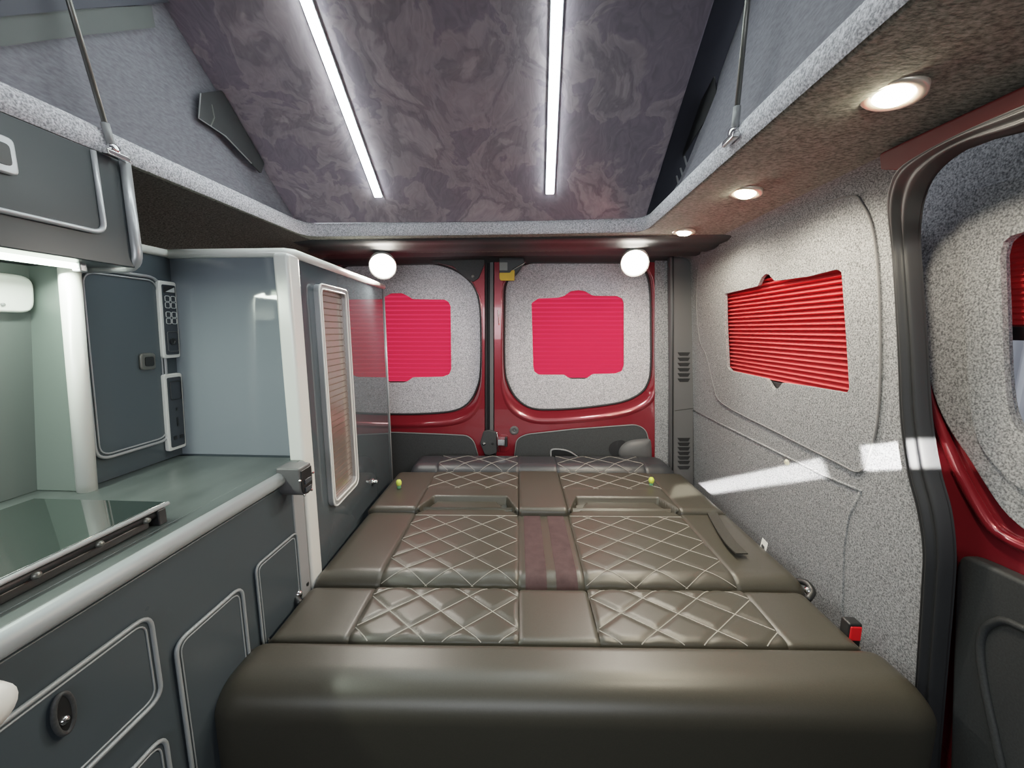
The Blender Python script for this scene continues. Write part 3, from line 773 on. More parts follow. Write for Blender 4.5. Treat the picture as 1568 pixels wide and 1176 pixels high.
# hob with smoked glass lid
hp_ = planeZ(.815)
h1 = hp_.hit(257,767); h2 = hp_.hit(28,771); h3 = hp_.hit(0,884)
yb = h1.y; xf = h1.x; xbk = h2.x
hob = thing('hob', 'gas hob with closed smoked glass lid on the worktop', 'hob', ((xf+xbk)/2, yb-.25, .78))
MB().box(max(xbk,-.97), xf-.002, yb-.58, yb-.002, .809, .815).build('glass_lid', M['smoked'], hob, bevel=.0015)
MB().box(max(xbk,-.97)+.01, xf-.004, yb-.57, yb-.03, .782, .796).build('hob_tray', M['black'], hob, bevel=.003)
MB().tube([(xf, yb-.58, .811), (xf, yb, .811)], .0035, 8).build('lid_trim', M['edge'], hob, smooth=True)
MB().tube([(xf-.006, yb-.58, .801), (xf-.006, yb-.012, .801)], .0065, 10).build('front_rail', M['black'], hob, smooth=True)
MB().box(xf-.05, xf+.004, yb-.022, yb-.008, .782, .808).build('lid_bracket', M['black'], hob, bevel=.002)
for px in ((55,886),(152,838),(224,800)):
    c = Plane((xf,0,0),(0,1,0),(0,0,1)).hit(*px)
    MB().lathe((xf-.004, c.y, .799), (1,0,.2), [(.0045,0),(.005,.006),(.003,.010)], 12).build('stud', M['steel'], hob, smooth=True)

# pale round knob at the bottom left
kp = planeXl(FX+.03)
c = kp.hit(-26,1092)
kn = thing('pale_knob', 'pale rounded knob on the drawer front at the lower left edge', 'knob', c)
MB().lathe(c - Vector((.03,0,0)), (1,0,0), [(.018,0),(.022,.010),(.026,.02),(.024,.033),(.012,.040),(.002,.041)], 22).build('knob_head', M['white'], kn, smooth=True)

# socket pod on the cabinet corner
pk = thing('socket_pod', 'grey swivel socket pod on the cabinet corner under the worktop', 'socket', (FX, .83, .73))
def dshape(y0, y1, z0, z1):
    out = [(y0, z1), (y0, z0 + .02)]
    out += [(y0 + (y1-y0)*(.5-.5*cos(a*pi/8)), z0 + .02 - .022*sin(a*pi/8)) for a in range(1, 8)]
    return out + [(y1, z0 + .02), (y1, z1)]
fp = planeXl(-.520)
dd = dshape(fp.at(459,735)[0], fp.at(478,735)[0], fp.at(468,760)[1]+.004, fp.at(468,712)[1])
plate('pod_body', fp, dd, .055, M['mid_plastic'], pk, bevel=.004, seg=3)
cy = sum(p[0] for p in dd)/len(dd); czz = sum(p[1] for p in dd)/len(dd)
fpl = plate('face_plate', fp, [(cy+(p[0]-cy)*.86, czz+(p[1]-czz)*.86) for p in dd], .004, M['black'], pk, lift=.003, bevel=.001)
for zz in (.013, -.006):
    MB().box(-.517, -.514, cy-.012, cy+.012, czz+zz-.005, czz+zz+.006).build('socket', M['display'], fpl, bevel=.001)
for sy, sz in ((-.025,.022),(.025,.022),(-.014,-.016),(.014,-.016)):
    MB().lathe((-.519, cy+sy, czz+sz), (1,0,0), [(.003,0),(.003,.003),(.001,.004)], 10).build('screw', M['chrome'], fpl)

# tall cupboard beside the bed (its front runs slightly outwards towards the rear)
WY0, WY1, WZ = .905, 1.612, 1.275
TAP = .085
WF = Plane((FX + TAP*WY0, 0, 0), (-TAP, 1, 0), (0, 0, 1))
fx = lambda y: FX - TAP*(y - WY0)
tc = thing('tall_cupboard', 'tall glossy grey cupboard with roller shutter beside the bed', 'cupboard', (-.78, 1.24, 0))
foot = [(-1.0, WY0), (FX, WY0), (fx(WY1), WY1), (-1.0, WY1)]
plate('carcass', planeZ(WZ), foot, WZ, M['laminate'], tc)
MB().box(-1.0, FX-.012, WY0-.003, WY0, .784, WZ-.004).build('side_panel', M['laminate_lit'], tc)
# post at the front corner and edging round the top
MB().box(FX-.030, FX+.008, WY0-.028, WY0+.018, .0, WZ).build('corner_post', M['edge_white'], tc, bevel=.008, seg=4)
topz = WZ + .004
MB().tube([(-.905, .905-.006, topz), (FX-.012, .905-.006, topz), (FX+.001, .905+.008, topz), (fx(WY1)+.001, WY1, topz)], .0105, 10).build('top_edging', M['edge_white'], tc, smooth=True)
MB().tube([(fx(WY1)+.002, WY1, .3), (fx(WY1)+.002, WY1, WZ)], .0035, 8).build('end_edging', M['edge'], tc, smooth=True)
# roller shutter
yA = (WF.at(484,440)[0] + WF.at(499,770)[0])/2; yB_ = (WF.at(527,446)[0] + WF.at(540,600)[0] + WF.at(533,735)[0])/3
zA = WF.at(503,780)[1]; zB = WF.at(500,439)[1]
o = rounded(rect(yA, yB_, zA, zB), [.03,.03,.022,.022], 6)
i_ = rounded(rect(yA+.010, yB_-.016, zA+.014, zB-.012), [.022,.022,.016,.016], 6)
fr = plate('shutter_frame', WF, o, .016, M['edge'], tc, holes=[i_], lift=.016)
rim = MB()
for L_ in (o, i_): rim.tube([WF.p3(p[0], p[1], .015) for p in L_], .0028, 8, closed=True)
rim.build('frame_rim', M['edge_white'], fr, smooth=True)
# ribbed shutter sheet (slats stay in one mesh)
v = []; f = []
ns = 34; zz0, zz1 = zA+.008, zB-.008
for k in range(ns):
    z0 = zz0 + (zz1-zz0)*k/ns; z1 = zz0 + (zz1-zz0)*(k+1)/ns
    hs = [(z0,.001),(z0+.0016,.004),(z1-.0016,.004),(z1,.001)]
    b0 = len(v)
    for z, h in hs: v += [WF.p3(yA+.006, z, h), WF.p3(yB_-.008, z, h)]
    for j_ in range(3): f.append((b0+2*j_, b0+2*j_+1, b0+2*j_+3, b0+2*j_+2))
shm = plain('shutter_metal', (196,178,168), .22, metal=.8)
sh_ = mesh('shutter', v, f, shm, tc)
# chrome push latch
c = WF.hit(570,738)
la = MB().lathe(c, WF.n, [(.013,0),(.013,.004),(.008,.007),(.006,.016),(.008,.020),(.002,.021)], 18).build('push_latch', M['chrome'], tc, smooth=True)

# control cupboard set back behind the worktop
LEAN = .06
def lean(x0, z0, k=LEAN): return Plane((x0 - k*z0, 0, 0), (0, 1, 0), (k, 0, 1))
def shear(mb, z0, k=LEAN):
    for q in mb.v: q.x += k*(q.z - z0)
    return mb
cf = lean(-.90, .78)
cc = thing('control_cupboard', 'grey upright cupboard with rounded door behind the worktop', 'cupboard', (-.95, .8, .782))
shear(MB().box(-1.0, -.90, .69, WY0-.001, .783, 1.275), .78).build('carcass', M['laminate'], cc, bevel=.001)
o = rounded(rect(.705, .868, .835, 1.222), [.03,.03,.03,.03], 6)
MB().tube([(-.90+LEAN*.495, .70, 1.279), (-.90+LEAN*.495, .893, 1.279)], .0095, 10).build('top_edging', M['edge_white'], cc, smooth=True)
d = plate('door', cf, o, .010, M['laminate'], cc, lift=.004, bevel=.001)
loop_tube(cf, o, .0032, .005).build('edging', M['edge'], d, smooth=True)
loop_tube(cf, rounded(rect(.713, .860, .843, 1.214), .024, 6), .0016, .005).build('edging', M['edge'], d, smooth=True)
c = cf.at(221,553)
l = plate('latch', cf, rounded(rect(c[0]-.017, c[0]+.017, c[1]-.019, c[1]+.019), .008, 3), .008, M['steel'], d, lift=.011, bevel=.003)
plate('latch_slot', cf, rounded(rect(c[0]-.009, c[0]+.011, c[1]-.011, c[1]+.011), .005, 3), .003, M['black'], l, lift=.0125)

def panel(name, label, cat, y0, y1, z0, z1):
    t = thing(name, label, cat, (-.90, (y0+y1)/2, z0))
    P = planeXl(-.884)
    plate('housing', P, rounded(rect(y0, y1, z0, z1), .005, 3), .017, M['edge_white'], t, bevel=.002)
    return t, P
t, P = panel('switch_unit', 'black faced electrical control panel with small display beside the cupboard door', 'switch unit', .886, .9005, 1.036, 1.205)
P = P.off(.001)
t2 = t
# the panel is wide enough to read once it faces the room: rebuild at its real size
for ch in list(t.children): bpy.data.objects.remove(ch)
def facing_panel(t, quad, depth):
    P = lean(-.888, .78)
    q = P.pts(quad)
    y0 = min(q[0][0], q[3][0]); y1 = max(q[1][0], q[2][0]); z0 = min(p[1] for p in q); z1 = max(p[1] for p in q)
    y1 = min(y1, .902)
    h = plate('housing', P, rounded(rect(y0, y1, z0, z1), .006, 3), depth, M['edge_white'], t, bevel=.002)
    f_ = plate('face', P, rounded(rect(y0+.006, y1-.0045, z0+.008, z1-.008), .004, 3), .002, M['display'], t, lift=.0015)
    return P.off(.0018), y0+.006, y1-.003, z0+.006, z1-.006, f_
P, y0, y1, z0, z1, f_ = facing_panel(t, [(243,435),(272,433),(276,546),(251,549)], .011)
H = z1-z0; W = y1-y0
def fbox(a, b, c, d, mat, nm, lift=.0006): return plate(nm, P, rect(y0+W*a, y0+W*b, z0+H*c, z0+H*d), .0006, mat, f_, lift=lift)
# small screen with a rising bar sign
scr = fbox(.10,.90,.88,.97, M['black'], 'screen')
tri = plate('bar_graph', P, [(y0+W*.2, z0+H*.89), (y0+W*.85, z0+H*.89), (y0+W*.85, z0+H*.96)], .0006, M['icon'], f_, lift=.0012)
for r in range(4):
    for c_ in range(2):
        a = .12 + .42*c_; zc = (.76, .67, .54, .45)[r]
        pts_ = rounded(rect(y0+W*a, y0+W*(a+.34), z0+H*zc, z0+H*(zc+.075)), .003, 3)
        MB().tube([P.p3(p[0], p[1], .001) for p in pts_], .0007, 5, closed=True).build('button', M['icon'], f_)
ob = rounded(rect(y0+W*.12, y0+W*.9, z0+H*.06, z0+H*.34), .004, 3)
MB().tube([P.p3(p[0], p[1], .001) for p in ob], .0007, 5, closed=True).build('socket_outline', M['mid_plastic'], f_)
MB().lathe(P.p3(y0+W*.5, z0+H*.2, 0), (1,0,0), [(.008,0),(.008,.002),(.005,.002),(.004,.0005)], 18).build('socket', M['black'], f_)
t = thing('mains_socket', 'dark switched three pin mains socket below the control panel', 'socket', (-.90, .885, .81))
P, y0, y1, z0, z1, f_ = facing_panel(t, [(252,574),(284,573),(286,683),(259,686)], .011)
H = z1-z0; W = y1-y0
rk = rounded(rect(y0+W*.15, y0+W*.88, z0+H*.68, z0+H*.93), .004, 3)
MB().tube([P.p3(p[0], p[1], .001) for p in rk], .0008, 5, closed=True).build('rocker_outline', M['black'], f_)
for a, c_, w_, h_ in ((.5,.36,.05,.06), (.28,.14,.12,.025), (.72,.14,.12,.025), (.5,.54,.06,.02)):
    plate('pin_hole', P, rect(y0+W*(a-w_), y0+W*(a+w_), z0+H*(c_-h_), z0+H*(c_+h_)), .0006, M['black'], f_, lift=.0006)

# alcove end partition with white post
ep = thing('alcove_partition', 'grey partition with a white rounded front post standing on the worktop', 'partition', (-.94, .685, .782))
shear(MB().box(-1.0, -.888, .672, .689, .783, 1.216), .78).build('panel', plain('partition_laminate', (98,108,104), .3), ep, bevel=.001)
MB().tube([(-.886, .678, .783), (-.886+.036, .678, 1.216)], .0148, 20).build('post', M['edge_white'], ep, smooth=True)
# alcove back panel
ab = thing('alcove_back_panel', 'dark grey back panel of the lit alcove above the hob', 'panel', (-1.0, .3, .782))
shear(MB().box(-1.005, -.985, -.1, .672, .783, 1.216), .785, .15).build('board', M['alcove'], ab)
# white rounded control unit on the alcove back
uq = lean(-.967, .785, .15)
a = uq.at(60,450); 
t = thing('heater_controller', 'white rounded control unit on the alcove wall under the locker', 'control unit', (-1.0, a[0]-.08, a[1]))
zt_, zb_ = uq.at(45,423)[1], uq.at(45,480)[1]
a = (min(a[0], .667), a[1]); o = rounded(rect(a[0]-.19, a[0], zb_, zt_), .022, 6)
cvr = plate('cover', uq, o, .018, M['white'], t, bevel=.006, seg=4)
scp = rounded(rect(a[0]-.13, a[0]-.05, zb_+.03, zt_-.02), .005, 3)
plate('screen', uq, scp, .002, plain('pale_screen', (214,218,216), .3), cvr, lift=.001)
for k in range(4):
    MB().lathe(uq.p3(a[0]-.045-.024*k, zb_+.014, 0), (1,0,0), [(.003,0),(.003,.002),(.001,.003)], 10).build('button', M['pale_plastic'], cvr)

# overhead locker
lk = planeXl(-.76)
ol = thing('overhead_locker', 'grey overhead locker with silver edging above the alcove', 'locker', (-.88, .35, 1.215))
MB().box(-1.0, -.76, -.1, .715, 1.217, 1.408).build('carcass', M['locker'], ol, bevel=.002)
yd1 = lk.at(148,300)[0]; zd0 = lk.at(130,352)[1]
o = rounded(rect(.1, yd1, zd0, 1.425), [.02,.016,.002,.002], 5)
o = [(p[0], min(p[1], 1.404)) for p in o]
d = plate('door', lk, o, .010, M['locker'], ol, lift=.004, bevel=.001)
MB().tube([lk.p3(p[0], p[1], .005) for p in rounded([(yd1,1.404),(yd1,zd0),(.1,zd0)], [0,.02,0], 6)], .0042, 8).build('edging', M['edge'], d, smooth=True)
c = lk.at(-2,237)
ring = rounded(rect(c[0]-.020, c[0]+.012, c[1]-.026, c[1]+.026), .009, 4)
l = plate('latch', lk, ring, .008, M['edge'], d, lift=.012, bevel=.003)
plate('latch_slot', lk, rounded(rect(c[0]-.013, c[0]+.004, c[1]-.015, c[1]+.015), .006, 3), .003, M['black'], l, lift=.0135)
MB().tube(rounded([(-1.0,1.217),(-.757,1.217),(-.757,1.408)], [0,.02,0], 6) and [(p[0], .717, p[1]) for p in rounded([(-1.0,1.217),(-.757,1.217),(-.757,1.406)], [0,.03,0], 6)], .0085, 10).build('end_edging', M['edge'], ol, smooth=True)
# LED bar under the locker
lb = thing('led_bar_light', 'greenish white LED bar light under the overhead locker', 'light', (-.83, .4, 1.21))
ce = planeZ(1.208).hit(122,411)
MB().tube([(ce.x, -.05, 1.2112), (ce.x, ce.y-.004, 1.2112)], .0055, 10).build('tube', M['led_bar'], lb, smooth=True)
MB().box(ce.x-.008, ce.x+.008, ce.y-.006, ce.y+.006, 1.202, 1.218).build('end_cap', M['edge'], lb, bevel=.002)
L = bpy.data.lights.new('led_bar_lamp', 'AREA'); L.shape = 'RECTANGLE'; L.size = .03; L.size_y = .6; L.energy = 3.6; L.color = (.90, 1, .84)
lo = bpy.data.objects.new('led_bar_lamp', L); COL.objects.link(lo); lo.parent = lb; lo.location = Vector((ce.x - .03, .36, 1.205)) - Vector((-.83, .4, 1.21))
lo.rotation_euler = (0, radians(-18), 0)

# ------------------------------------------------------------------ the bed
BR = radians(2.2); BO = Vector((.05, 0, 0))
bed = thing('sofa_bed', 'unfolded dark leather sofa bed with diamond quilted panels', 'bed', BO, BR)
rearc = thing('rear_cushion', 'dark leather rear mattress cushion with two quilted panels before the doors', 'cushion', BO, BR)
tailc = thing('tail_cushion', 'narrow dark quilted cushion against the rear doors', 'cushion', BO, BR)
def bl(u, v, z):
    p = planeZ(z).hit(u, v) - BO
    return (cos(BR)*p.x + sin(BR)*p.y, -sin(BR)*p.x + cos(BR)*p.y)

def profile(y0, y1, zt, zb, rf, rr, rear_drop=.05, step=.006):
    P = []
    def add(y, z, ny, nz):
        s = 0 if not P else P[-1][4] + math.hypot(y-P[-1][0], z-P[-1][1])
        P.append((y, z, ny, nz, s))
    n = max(2, int((zt-rf-zb)/.02))
    for i in range(n): add(y0, zb + (zt-rf-zb)*i/n, -1, 0)
    K = max(3, int(rf*1.57/step))
    for i in range(K+1):
        a = i/K*pi/2; add(y0 + rf - rf*cos(a), zt - rf + rf*sin(a), -cos(a), sin(a))
    n = int((y1-rr-y0-rf)/step)
    for i in range(1, n): add(y0+rf + (y1-rr-y0-rf)*i/n, zt, 0, 1)
    K = max(3, int(rr*1.57/step))
    for i in range(K+1):
        a = i/K*pi/2; add(y1 - rr + rr*sin(a), zt - rr + rr*cos(a), sin(a), cos(a))
    add(y1, zt - rr - rear_drop, 1, 0)
    return P

def surf(P, s):
    lo, hi = 0, len(P)-1
    while hi - lo > 1:
        m = (lo+hi)//2
        if P[m][4] <= s: lo = m
        else: hi = m
    a, b = P[lo], P[hi]; t = (s-a[4])/max(b[4]-a[4], 1e-9)
    return [a[i] + (b[i]-a[i])*t for i in range(4)]

def pad(name, parent, P, xa, xb, mat, disp=None, outer=0, rs=.04, zb=.30, step=.006, edge=.004):
    """a stitched leather panel swept along profile P; outer -1/+1 rounds that side down"""
    n = max(3, int((xb-xa)/step)); xs = [xa + (xb-xa)*i/n for i in range(n+1)]
    if outer:
        K = 8; arc = [rs*(1-cos(i/K*pi/2)) for i in range(K+1)]
        if outer == 2: xs = [xa + a for a in arc] + [x for x in xs if xa + rs < x < xb - rs] + [xb - a for a in reversed(arc)]
        elif outer < 0: xs = [xa + a for a in arc] + [x for x in xs if x > xa + rs]
        else: xs = [x for x in xs if x < xb - rs] + [xb - a for a in reversed(arc)]
    v = []; f = []; m = len(P)
    cols = [(x, 0) for x in xs]
    if outer < 0 or outer == 2: cols = [(xa, 1)] + cols
    if outer > 0: cols = cols + [(xb, 1)]
    for x, skirt in cols:
        drop = 0
        if outer:
            dd = min(x - xa, xb - x) if outer == 2 else (x - xa) if outer < 0 else (xb - x)
            if dd < rs: drop = rs - sqrt(max(0, rs*rs - (rs-dd)**2))
        for (y, z, ny, nz, s) in P:
            d = 0
            if outer >= 0 or True:
                if outer != -1: d -= edge*math.exp(-((x-xa)/.004)**2)
                if outer != 1: d -= edge*math.exp(-((x-xb)/.004)**2)
            if disp and not skirt: d += disp(x, s, y, z)
            zz = z + nz*d - drop*(nz if ny < 0 else 1); yy = y + ny*d*.6 - (ny*drop*.6 if ny < 0 else 0)
            if skirt: zz = min(zz, zb)
            v.append((x, yy, zz))
    for i in range(len(cols)-1):
        for k in range(m-1): f.append((i*m+k, (i+1)*m+k, (i+1)*m+k+1, i*m+k+1))
    return mesh(name, v, f, mat, parent, smooth=True, fix=False)

def quilt(xa, xb, w, h, s_ref, sa, sb, puff, notch=None):
    def disp(x, s, y, z):
        d = 0
        if sa <= s <= sb:
            a = (x-xa)/w + (s-s_ref)/h; b = (x-xa)/w - (s-s_ref)/h
            k = 1/sqrt(1/w**2 + 1/h**2)
            d1 = abs(a - round(a))*k; d2 = abs(b - round(b))*k
            e1 = min(d1, d2)
            fade = min(1, (s-sa)/.012, (sb-s)/.012)
            d += puff*(1 - math.exp(-(e1/.0055)**2))*max(0, fade)
        if notch: d -= notch(x, y)
        return d
    return disp
def stitches(parent, P, disp, xa, xb, w, h, s_ref, sa, sb, r=.0009, hem=None, mat=None, dbl=0):
    mb = MB()
    def line(fn, offx):
        seg = []
        N = 140
        for i in range(N+1):
            s = sa + (sb-sa)*i/N; x = fn(s) + offx
            if xa+.003 <= x <= xb-.003:
                y, z, ny, nz = surf(P, s); d = disp(x, s, y, z)
                seg.append(Vector((x, y + ny*d*.6, z + nz*d)) + Vector((0, ny, nz))*.0010)
            else:
                if len(seg) > 1: mb.tube(seg, r, 4)
                seg = []
        if len(seg) > 1: mb.tube(seg, r, 4)
    kmax = int((xb-xa)/w + (sb-sa)/h) + 4
    for k in range(-kmax, kmax+1):
        for o_ in ((-dbl, dbl) if dbl else (0,)):
            line(lambda s: xa + (k - (s-s_ref)/h)*w, o_)
            line(lambda s: xa + (k + (s-s_ref)/h)*w, o_)
    for hs in (hem or []):
        pts_ = []
        for i in range(40):
            x = xa + .004 + (xb-xa-.008)*i/39; y, z, ny, nz = surf(P, hs); d = disp(x, hs, y, z); pts_.append(Vector((x, y+ny*d*.6, z+nz*d+.0008)))
        mb.tube(pts_, r, 4)
    o = mb.build('stitching', mat or M['thread'], parent, fix=False)
    return o

XA, XB, XC, XD = -.400, -.048, .120, .500
def s_of(P, y):
    for a in P:
        if a[0] >= y and a[3] > .5: return a[4]
    return P[-1][4]

# seat: front bolster and quilted row
yb0 = bl(790, 985, .47)[1]
Pb = profile(.578, yb0, .470, .16, .062, .012, .22)
pad('front_bolster', bed, Pb, -.615, .700, M['leather'], None, 2, .065, .15, edge=0, step=.012)
ys1 = bl(790, 896, .47)[1]
Ps = profile(yb0+.004, ys1, .468, .42, .012, .022, .05)
pad('side_panel', bed, Ps, -.575, XA, M['leather'], None, -1, .03, .30)
w = (XB-XA)/3
sr = s_of(Ps, bl(562,913,.47)[1])
for xa, xb in ((XA, XB), (XC, XD)):
    w = (xb-xa)/3; dq = quilt(xa, xb, w, .098, sr, .045, Ps[-1][4]-.05, .0036)
    q = pad('quilted_panel', bed, Ps, xa, xb, M['leather'], dq)
    stitches(q, Ps, dq, xa, xb, w, .098, sr, .045, Ps[-1][4]-.055, r=.0011)
pad('centre_panel', bed, Ps, XB, XC, M['leather'])
pad('side_panel', bed, Ps, XD, .655, M['leather'], None, 1, .03, .30)
# backrest
zb_t = .480
yk0, yk1 = ys1 + .004, bl(790, 781, zb_t)[1]
Pk = profile(yk0, yk1, zb_t, .42, .045, .006, .05)
pad('side_panel', bed, Pk, -.580, XA, M['leather'], None, -1, .045, .30)
sr = s_of(Pk, bl(605,826,zb_t)[1])
Pkq = profile(yk0, yk1+.082, zb_t, .42, .045, .006, .05)
TD = .088
def tong(xa, xb):
    # the part of the panel that carries on as a tongue into the rear cushion
    lo_b, hi_b = (.030, .045) if xa < 0 else (.045, .030)
    lo_t, hi_t = (.066, .092) if xa < 0 else (.092, .066)
    def fn(x, y):
        if y < yk1 - .006: return 0
        t = max(0, (y - yk1)/TD)
        lo = xa + lo_b + (lo_t-lo_b)*t; hi = xb - hi_b - (hi_t-hi_b)*t
        d = min(x - lo, hi - x)
        k = min(1, max(0, -d/.008)); k = k*k*(3-2*k)
        return .05*k*min(1, (y - yk1 + .006)/.006)
    return fn
s_top = s_of(Pk, bl(630,790,zb_t)[1])
for xa, xb in ((XA, XB), (XC, XD)):
    w = (xb-xa)/3; dq = quilt(xa, xb, w, .092, sr, .03, s_top, .0018, tong(xa, xb))
    q = pad('quilted_panel', bed, Pkq, xa, xb, M['leather'], dq, step=.005)
    stitches(q, Pk, dq, xa, xb, w, .092, sr, .038, s_top, hem=[s_top])
pad('side_panel', bed, Pk, XD, .680, M['leather'], None, 1, .045, .30)
cpn = pad('centre_panel', bed, Pk, XB, XC, M['leather'])
for u0, u1 in ((.018, .072), (.096, .150)):
    v = []; f = []
    for (y, z, ny, nz, s) in Pk[3:-4]:
        for x in (XB+u0, XB+(u0+u1)/2, XB+u1): v.append((x, y+ny*.0012, z+nz*.0012))
    m = len(v)//3
    for i in range(m-1):
        for k in range(2): f.append((i*3+k, i*3+k+1, i*3+k+4, i*3+k+3))
    mesh('suede_band', v, f, M['maroon'], cpn, smooth=True)
# pull strap on the backrest
st = [bl(1086,777,zb_t+.004), bl(1100,803,zb_t+.006), bl(1118,830,zb_t+.012), bl(1136,848,zb_t+.016)]
v = []; f = []
pts3 = spline([(st[0][0]+.02, st[0][1]+.03, zb_t-.005), (st[0][0], st[0][1], zb_t+.003), (st[1][0], st[1][1], zb_t+.004), (st[2][0], st[2][1], zb_t+.010), (st[3][0], st[3][1], zb_t+.014)], 6)
for p in pts3:
    p = Vector(p)
    for dx, dz in ((-.0165,0),(.0165,0),(.0165,.004),(-.0165,.004)): v.append(p + Vector((dx, 0, dz)))
m = len(pts3)
for i in range(m-1):
    for k in range(4): f.append((i*4+k, i*4+(k+1)%4, (i+1)*4+(k+1)%4, (i+1)*4+k))
f += [(3,2,1,0), (4*m-4, 4*m-3, 4*m-2, 4*m-1)]
mesh('pull_strap', v, f, M['strap'], bed)
# white care tag
tg = rwp.off(.03)
c1 = bl(1181,836,.47)
cx_, cy_ = .672, c1[1]
v = [(.668, cy_-.02, .462), (.672, cy_+.012, .462), (.676, cy_+.012, .490), (.672, cy_-.02, .490)]
ct = mesh('care_tag', v, [(0,1,2,3)], M['white'], bed); ct['label'] = 'small white care tag'
mesh('tag_print', [(.6665, cy_-.012, .466), (.6705, cy_+.006, .466), (.6725, cy_+.006, .474), (.6685, cy_-.012, .474)], [(0,1,2,3)], M['groove'], ct)
# folding hinges at the sides
for (hx, u, v_) in ((-.585, 458, 908), (.672, 1235, 903)):
    p = bl(u, v_, .455)
    s = -1 if hx < 0 else 1
    hm = MB().tube(spline([(p[0]-s*.02, p[1]-.03, .45), (p[0], p[1]-.018, .462), (p[0]+s*.004, p[1]+.006, .468), (p[0]-s*.004, p[1]+.028, .46)], 4), .008, 8).build('hinge_bracket', M['black'], bed, smooth=True)
    MB().lathe((p[0]-s*.006, p[1]-.012, .462), (-s*.5, -1, .4), [(.009,0),(.009,.006),(.004,.010)], 12).build('hinge_bolt', M['chrome'], hm, smooth=True)
MB().box(-.55, .60, .66, 1.20, .02, .40).build('base_frame', M['black'], bed)

# rear cushion
zr = .500
yr0, yr1 = bl(790, 779, zr)[1], bl(790, 722, zr)[1]
Pr = profile(yr0, yr1, zr, .42, .012, .012, .05)
Prs = profile(yr0+.004, yr1, zr-.002, .42, .02, .012, .05)
pad('side_panel', rearc, Prs, -.570, XA, M['leather'], None, -1, .03, .30)
pad('side_panel', rearc, Prs, XD, .665, M['leather'], None, 1, .05, .30)
def notch_fn(xa, xb):
    def fn(x, y):
        # trapezoid cut-out at the front edge, wider at the front
        t = (y - yr0)/.098
        if t > 1.15: return 0
        lo = xa + .006 + .036*max(t, 0); hi = xb - .006 - .036*max(t, 0)
        d = min(x - lo, hi - x, (1-t)*.098)
        k = min(1, max(0, d/.008)); return .055*k*k*(3-2*k)
    return fn
sq0 = s_of(Pr, bl(700,748,zr)[1])
srr = s_of(Pr, bl(682,746,zr)[1])
for xa, xb in ((XA, XB), (XC, XD)):
    w = (xb-xa)/3; dq = quilt(xa, xb, w, .10, srr, sq0-.004, Pr[-1][4]-.06, .0016, notch_fn(xa, xb))
    q = pad('quilted_panel', rearc, Pr, xa, xb, M['leather'], dq, step=.004)
    stitches(q, Pr, dq, xa, xb, w, .10, srr, sq0-.002, Pr[-1][4]-.062)
Pc = profile(yr0-.012, yr1, zr+.006, .42, .018, .012, .05)
pad('centre_pad', rearc, Pc, XB+.002, XC-.002, M['leather'], None, edge=.006)
for (u, v_) in ((611,741), (997,737)):
    p = bl(u, v_+6, zr)
    lp_ = MB().lathe((p[0], p[1], zr-.004), (0,0,1), [(.008,0),(.008,.012),(.0075,.014)], 16).build('lock_pin', M['green'], rearc, smooth=True)
    MB().lathe((p[0], p[1], zr+.010), (0,0,1), [(.008,0),(.0105,.006),(.0105,.014),(.007,.021),(.002,.023)], 16).build('pin_head', M['lime'], lp_, smooth=True)
# tail cushion
zt_ = .520
yt0, yt1 = yr1 + .004, yr1 + .165
Pt = profile(yt0, yt1, zt_, .44, .05, .03, .05)
pad('side_panel', tailc, Pt, -.520, XA, M['leather_shaded'], None, -1, .04, .36)
pad('side_panel', tailc, Pt, XD, .640, M['leather_shaded'], None, 1, .07, .36)
for xa, xb in ((XA, XB), (XC, XD)):
    w = (xb-xa)/3; sr = .10; dq = quilt(xa, xb, w, .10, sr, .045, Pt[-1][4]-.05, .0016)
    q = pad('quilted_panel', tailc, Pt, xa, xb, M['leather_shaded'], dq)
    stitches(q, Pt, dq, xa, xb, w, .10, sr, .06, Pt[-1][4]-.06)
pad('centre_panel', tailc, Pt, XB, XC, M['leather_shaded'])
MB().box(-.50, .60, yr0+.02, yt1-.01, .02, .44).build('plinth', M['black'], rearc)

# seat belt buckle by the right wall
bz = planeXr(.70)
c = planeZ(.468).hit(1302, 966)
bk = thing('belt_buckle', 'red and black seat belt buckle between the bed and right wall', 'buckle', (c.x+.004, c.y, .43))
MB().box(c.x-.012, c.x+.016, c.y-.010, c.y+.014, .42, .492).build('buckle_body', M['black'], bk, bevel=.004)
MB().box(c.x-.009, c.x+.013, c.y-.0125, c.y-.004, .455, .486).build('release_button', M['red_plastic'], bk, bevel=.002)

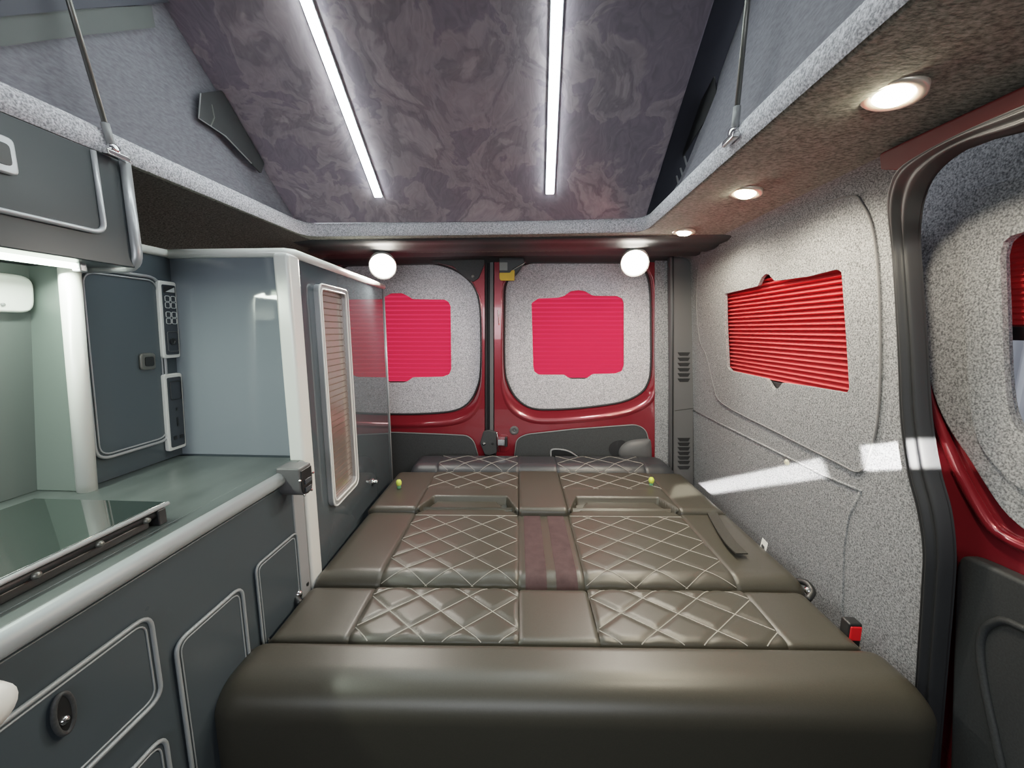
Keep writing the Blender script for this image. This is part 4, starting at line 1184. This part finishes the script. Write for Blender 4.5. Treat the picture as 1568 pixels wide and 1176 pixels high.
# ------------------------------------------------------------------ light
w = bpy.data.worlds.new('daylight'); SC.world = w; w.use_nodes = True
bg = w.node_tree.nodes['Background']; bg.inputs['Strength'].default_value = 1.6
nt = w.node_tree; tcw = nt.nodes.new('ShaderNodeTexCoord'); sx = nt.nodes.new('ShaderNodeSeparateXYZ'); rw = nt.nodes.new('ShaderNodeValToRGB')
mrw = nt.nodes.new('ShaderNodeMapRange'); mrw.inputs['From Min'].default_value = -1; mrw.inputs['From Max'].default_value = 1
rw.color_ramp.elements[0].position = .40; rw.color_ramp.elements[0].color = (.05, .055, .06, 1)
rw.color_ramp.elements[1].position = .56; rw.color_ramp.elements[1].color = (.90, .95, 1.0, 1)
nt.links.new(tcw.outputs['Generated'], sx.inputs[0]); nt.links.new(sx.outputs['Z'], mrw.inputs['Value']); nt.links.new(mrw.outputs[0], rw.inputs[0]); nt.links.new(rw.outputs[0], bg.inputs['Color'])

def beam(name, a3, b3, thick, direction, energy, spread, dist=1.75):
    """added area lamp standing in for sun, sized to light wall strip a3-b3"""
    a3, b3 = Vector(a3), Vector(b3); d = Vector(direction).normalized(); c = (a3+b3)/2
    wv = (b3-a3); wp = wv - d*wv.dot(d); ex = wp.normalized(); ez = -d; ey = ez.cross(ex)
    L = bpy.data.lights.new(name, 'AREA'); L.shape = 'RECTANGLE'; L.size = wp.length; L.size_y = thick
    L.spread = radians(spread); L.energy = energy; L.color = (1, .96, .88)
    o = bpy.data.objects.new(name, L); COL.objects.link(o)
    m = Matrix((ex, ey, ez)).transposed().to_4x4(); m.translation = c - d*dist
    o.matrix_world = m
patch_dir = Vector((.62, 1.0, -.42))  # shared aim of the added patch lamps
beam('sun_patch_lamp', rwp.hit(1060,752), rwp.hit(1262,716), .045, patch_dir, .8, .8)  # lamps added inside the van to lay sun-like patches on the right wall
beam('sun_patch_lamp', rwp.hit(1322,702), rwp.hit(1478,690), .05, patch_dir, .36, .8, 1.0)
# added area lamp standing in for daylight from the windscreen behind the camera
L = bpy.data.lights.new('windscreen_fill', 'AREA'); L.shape = 'RECTANGLE'; L.size = 1.5; L.size_y = .4; L.energy = 8; L.color = (.93, .97, 1)
o = bpy.data.objects.new('windscreen_fill', L); COL.objects.link(o); o.location = (-.1, -1.25, 1.18); o.rotation_euler = (radians(100), 0, 0)

# ------------------------------------------------------------------ camera
cam = bpy.data.cameras.new('camera'); co = bpy.data.objects.new('camera', cam); COL.objects.link(co)
cam.sensor_fit = 'HORIZONTAL'; cam.sensor_width = 36; cam.lens = 36*F/1568
cam.clip_start = .02
co.location = CAM; co.rotation_euler = (pi/2 - PITCH, 0, YAW)
SC.camera = co
SC.view_settings.view_transform = 'Filmic'
SC.view_settings.look = 'None'
SC.view_settings.exposure = 0.6
SC.cycles.max_bounces = 8
SC.cycles.use_denoising = True
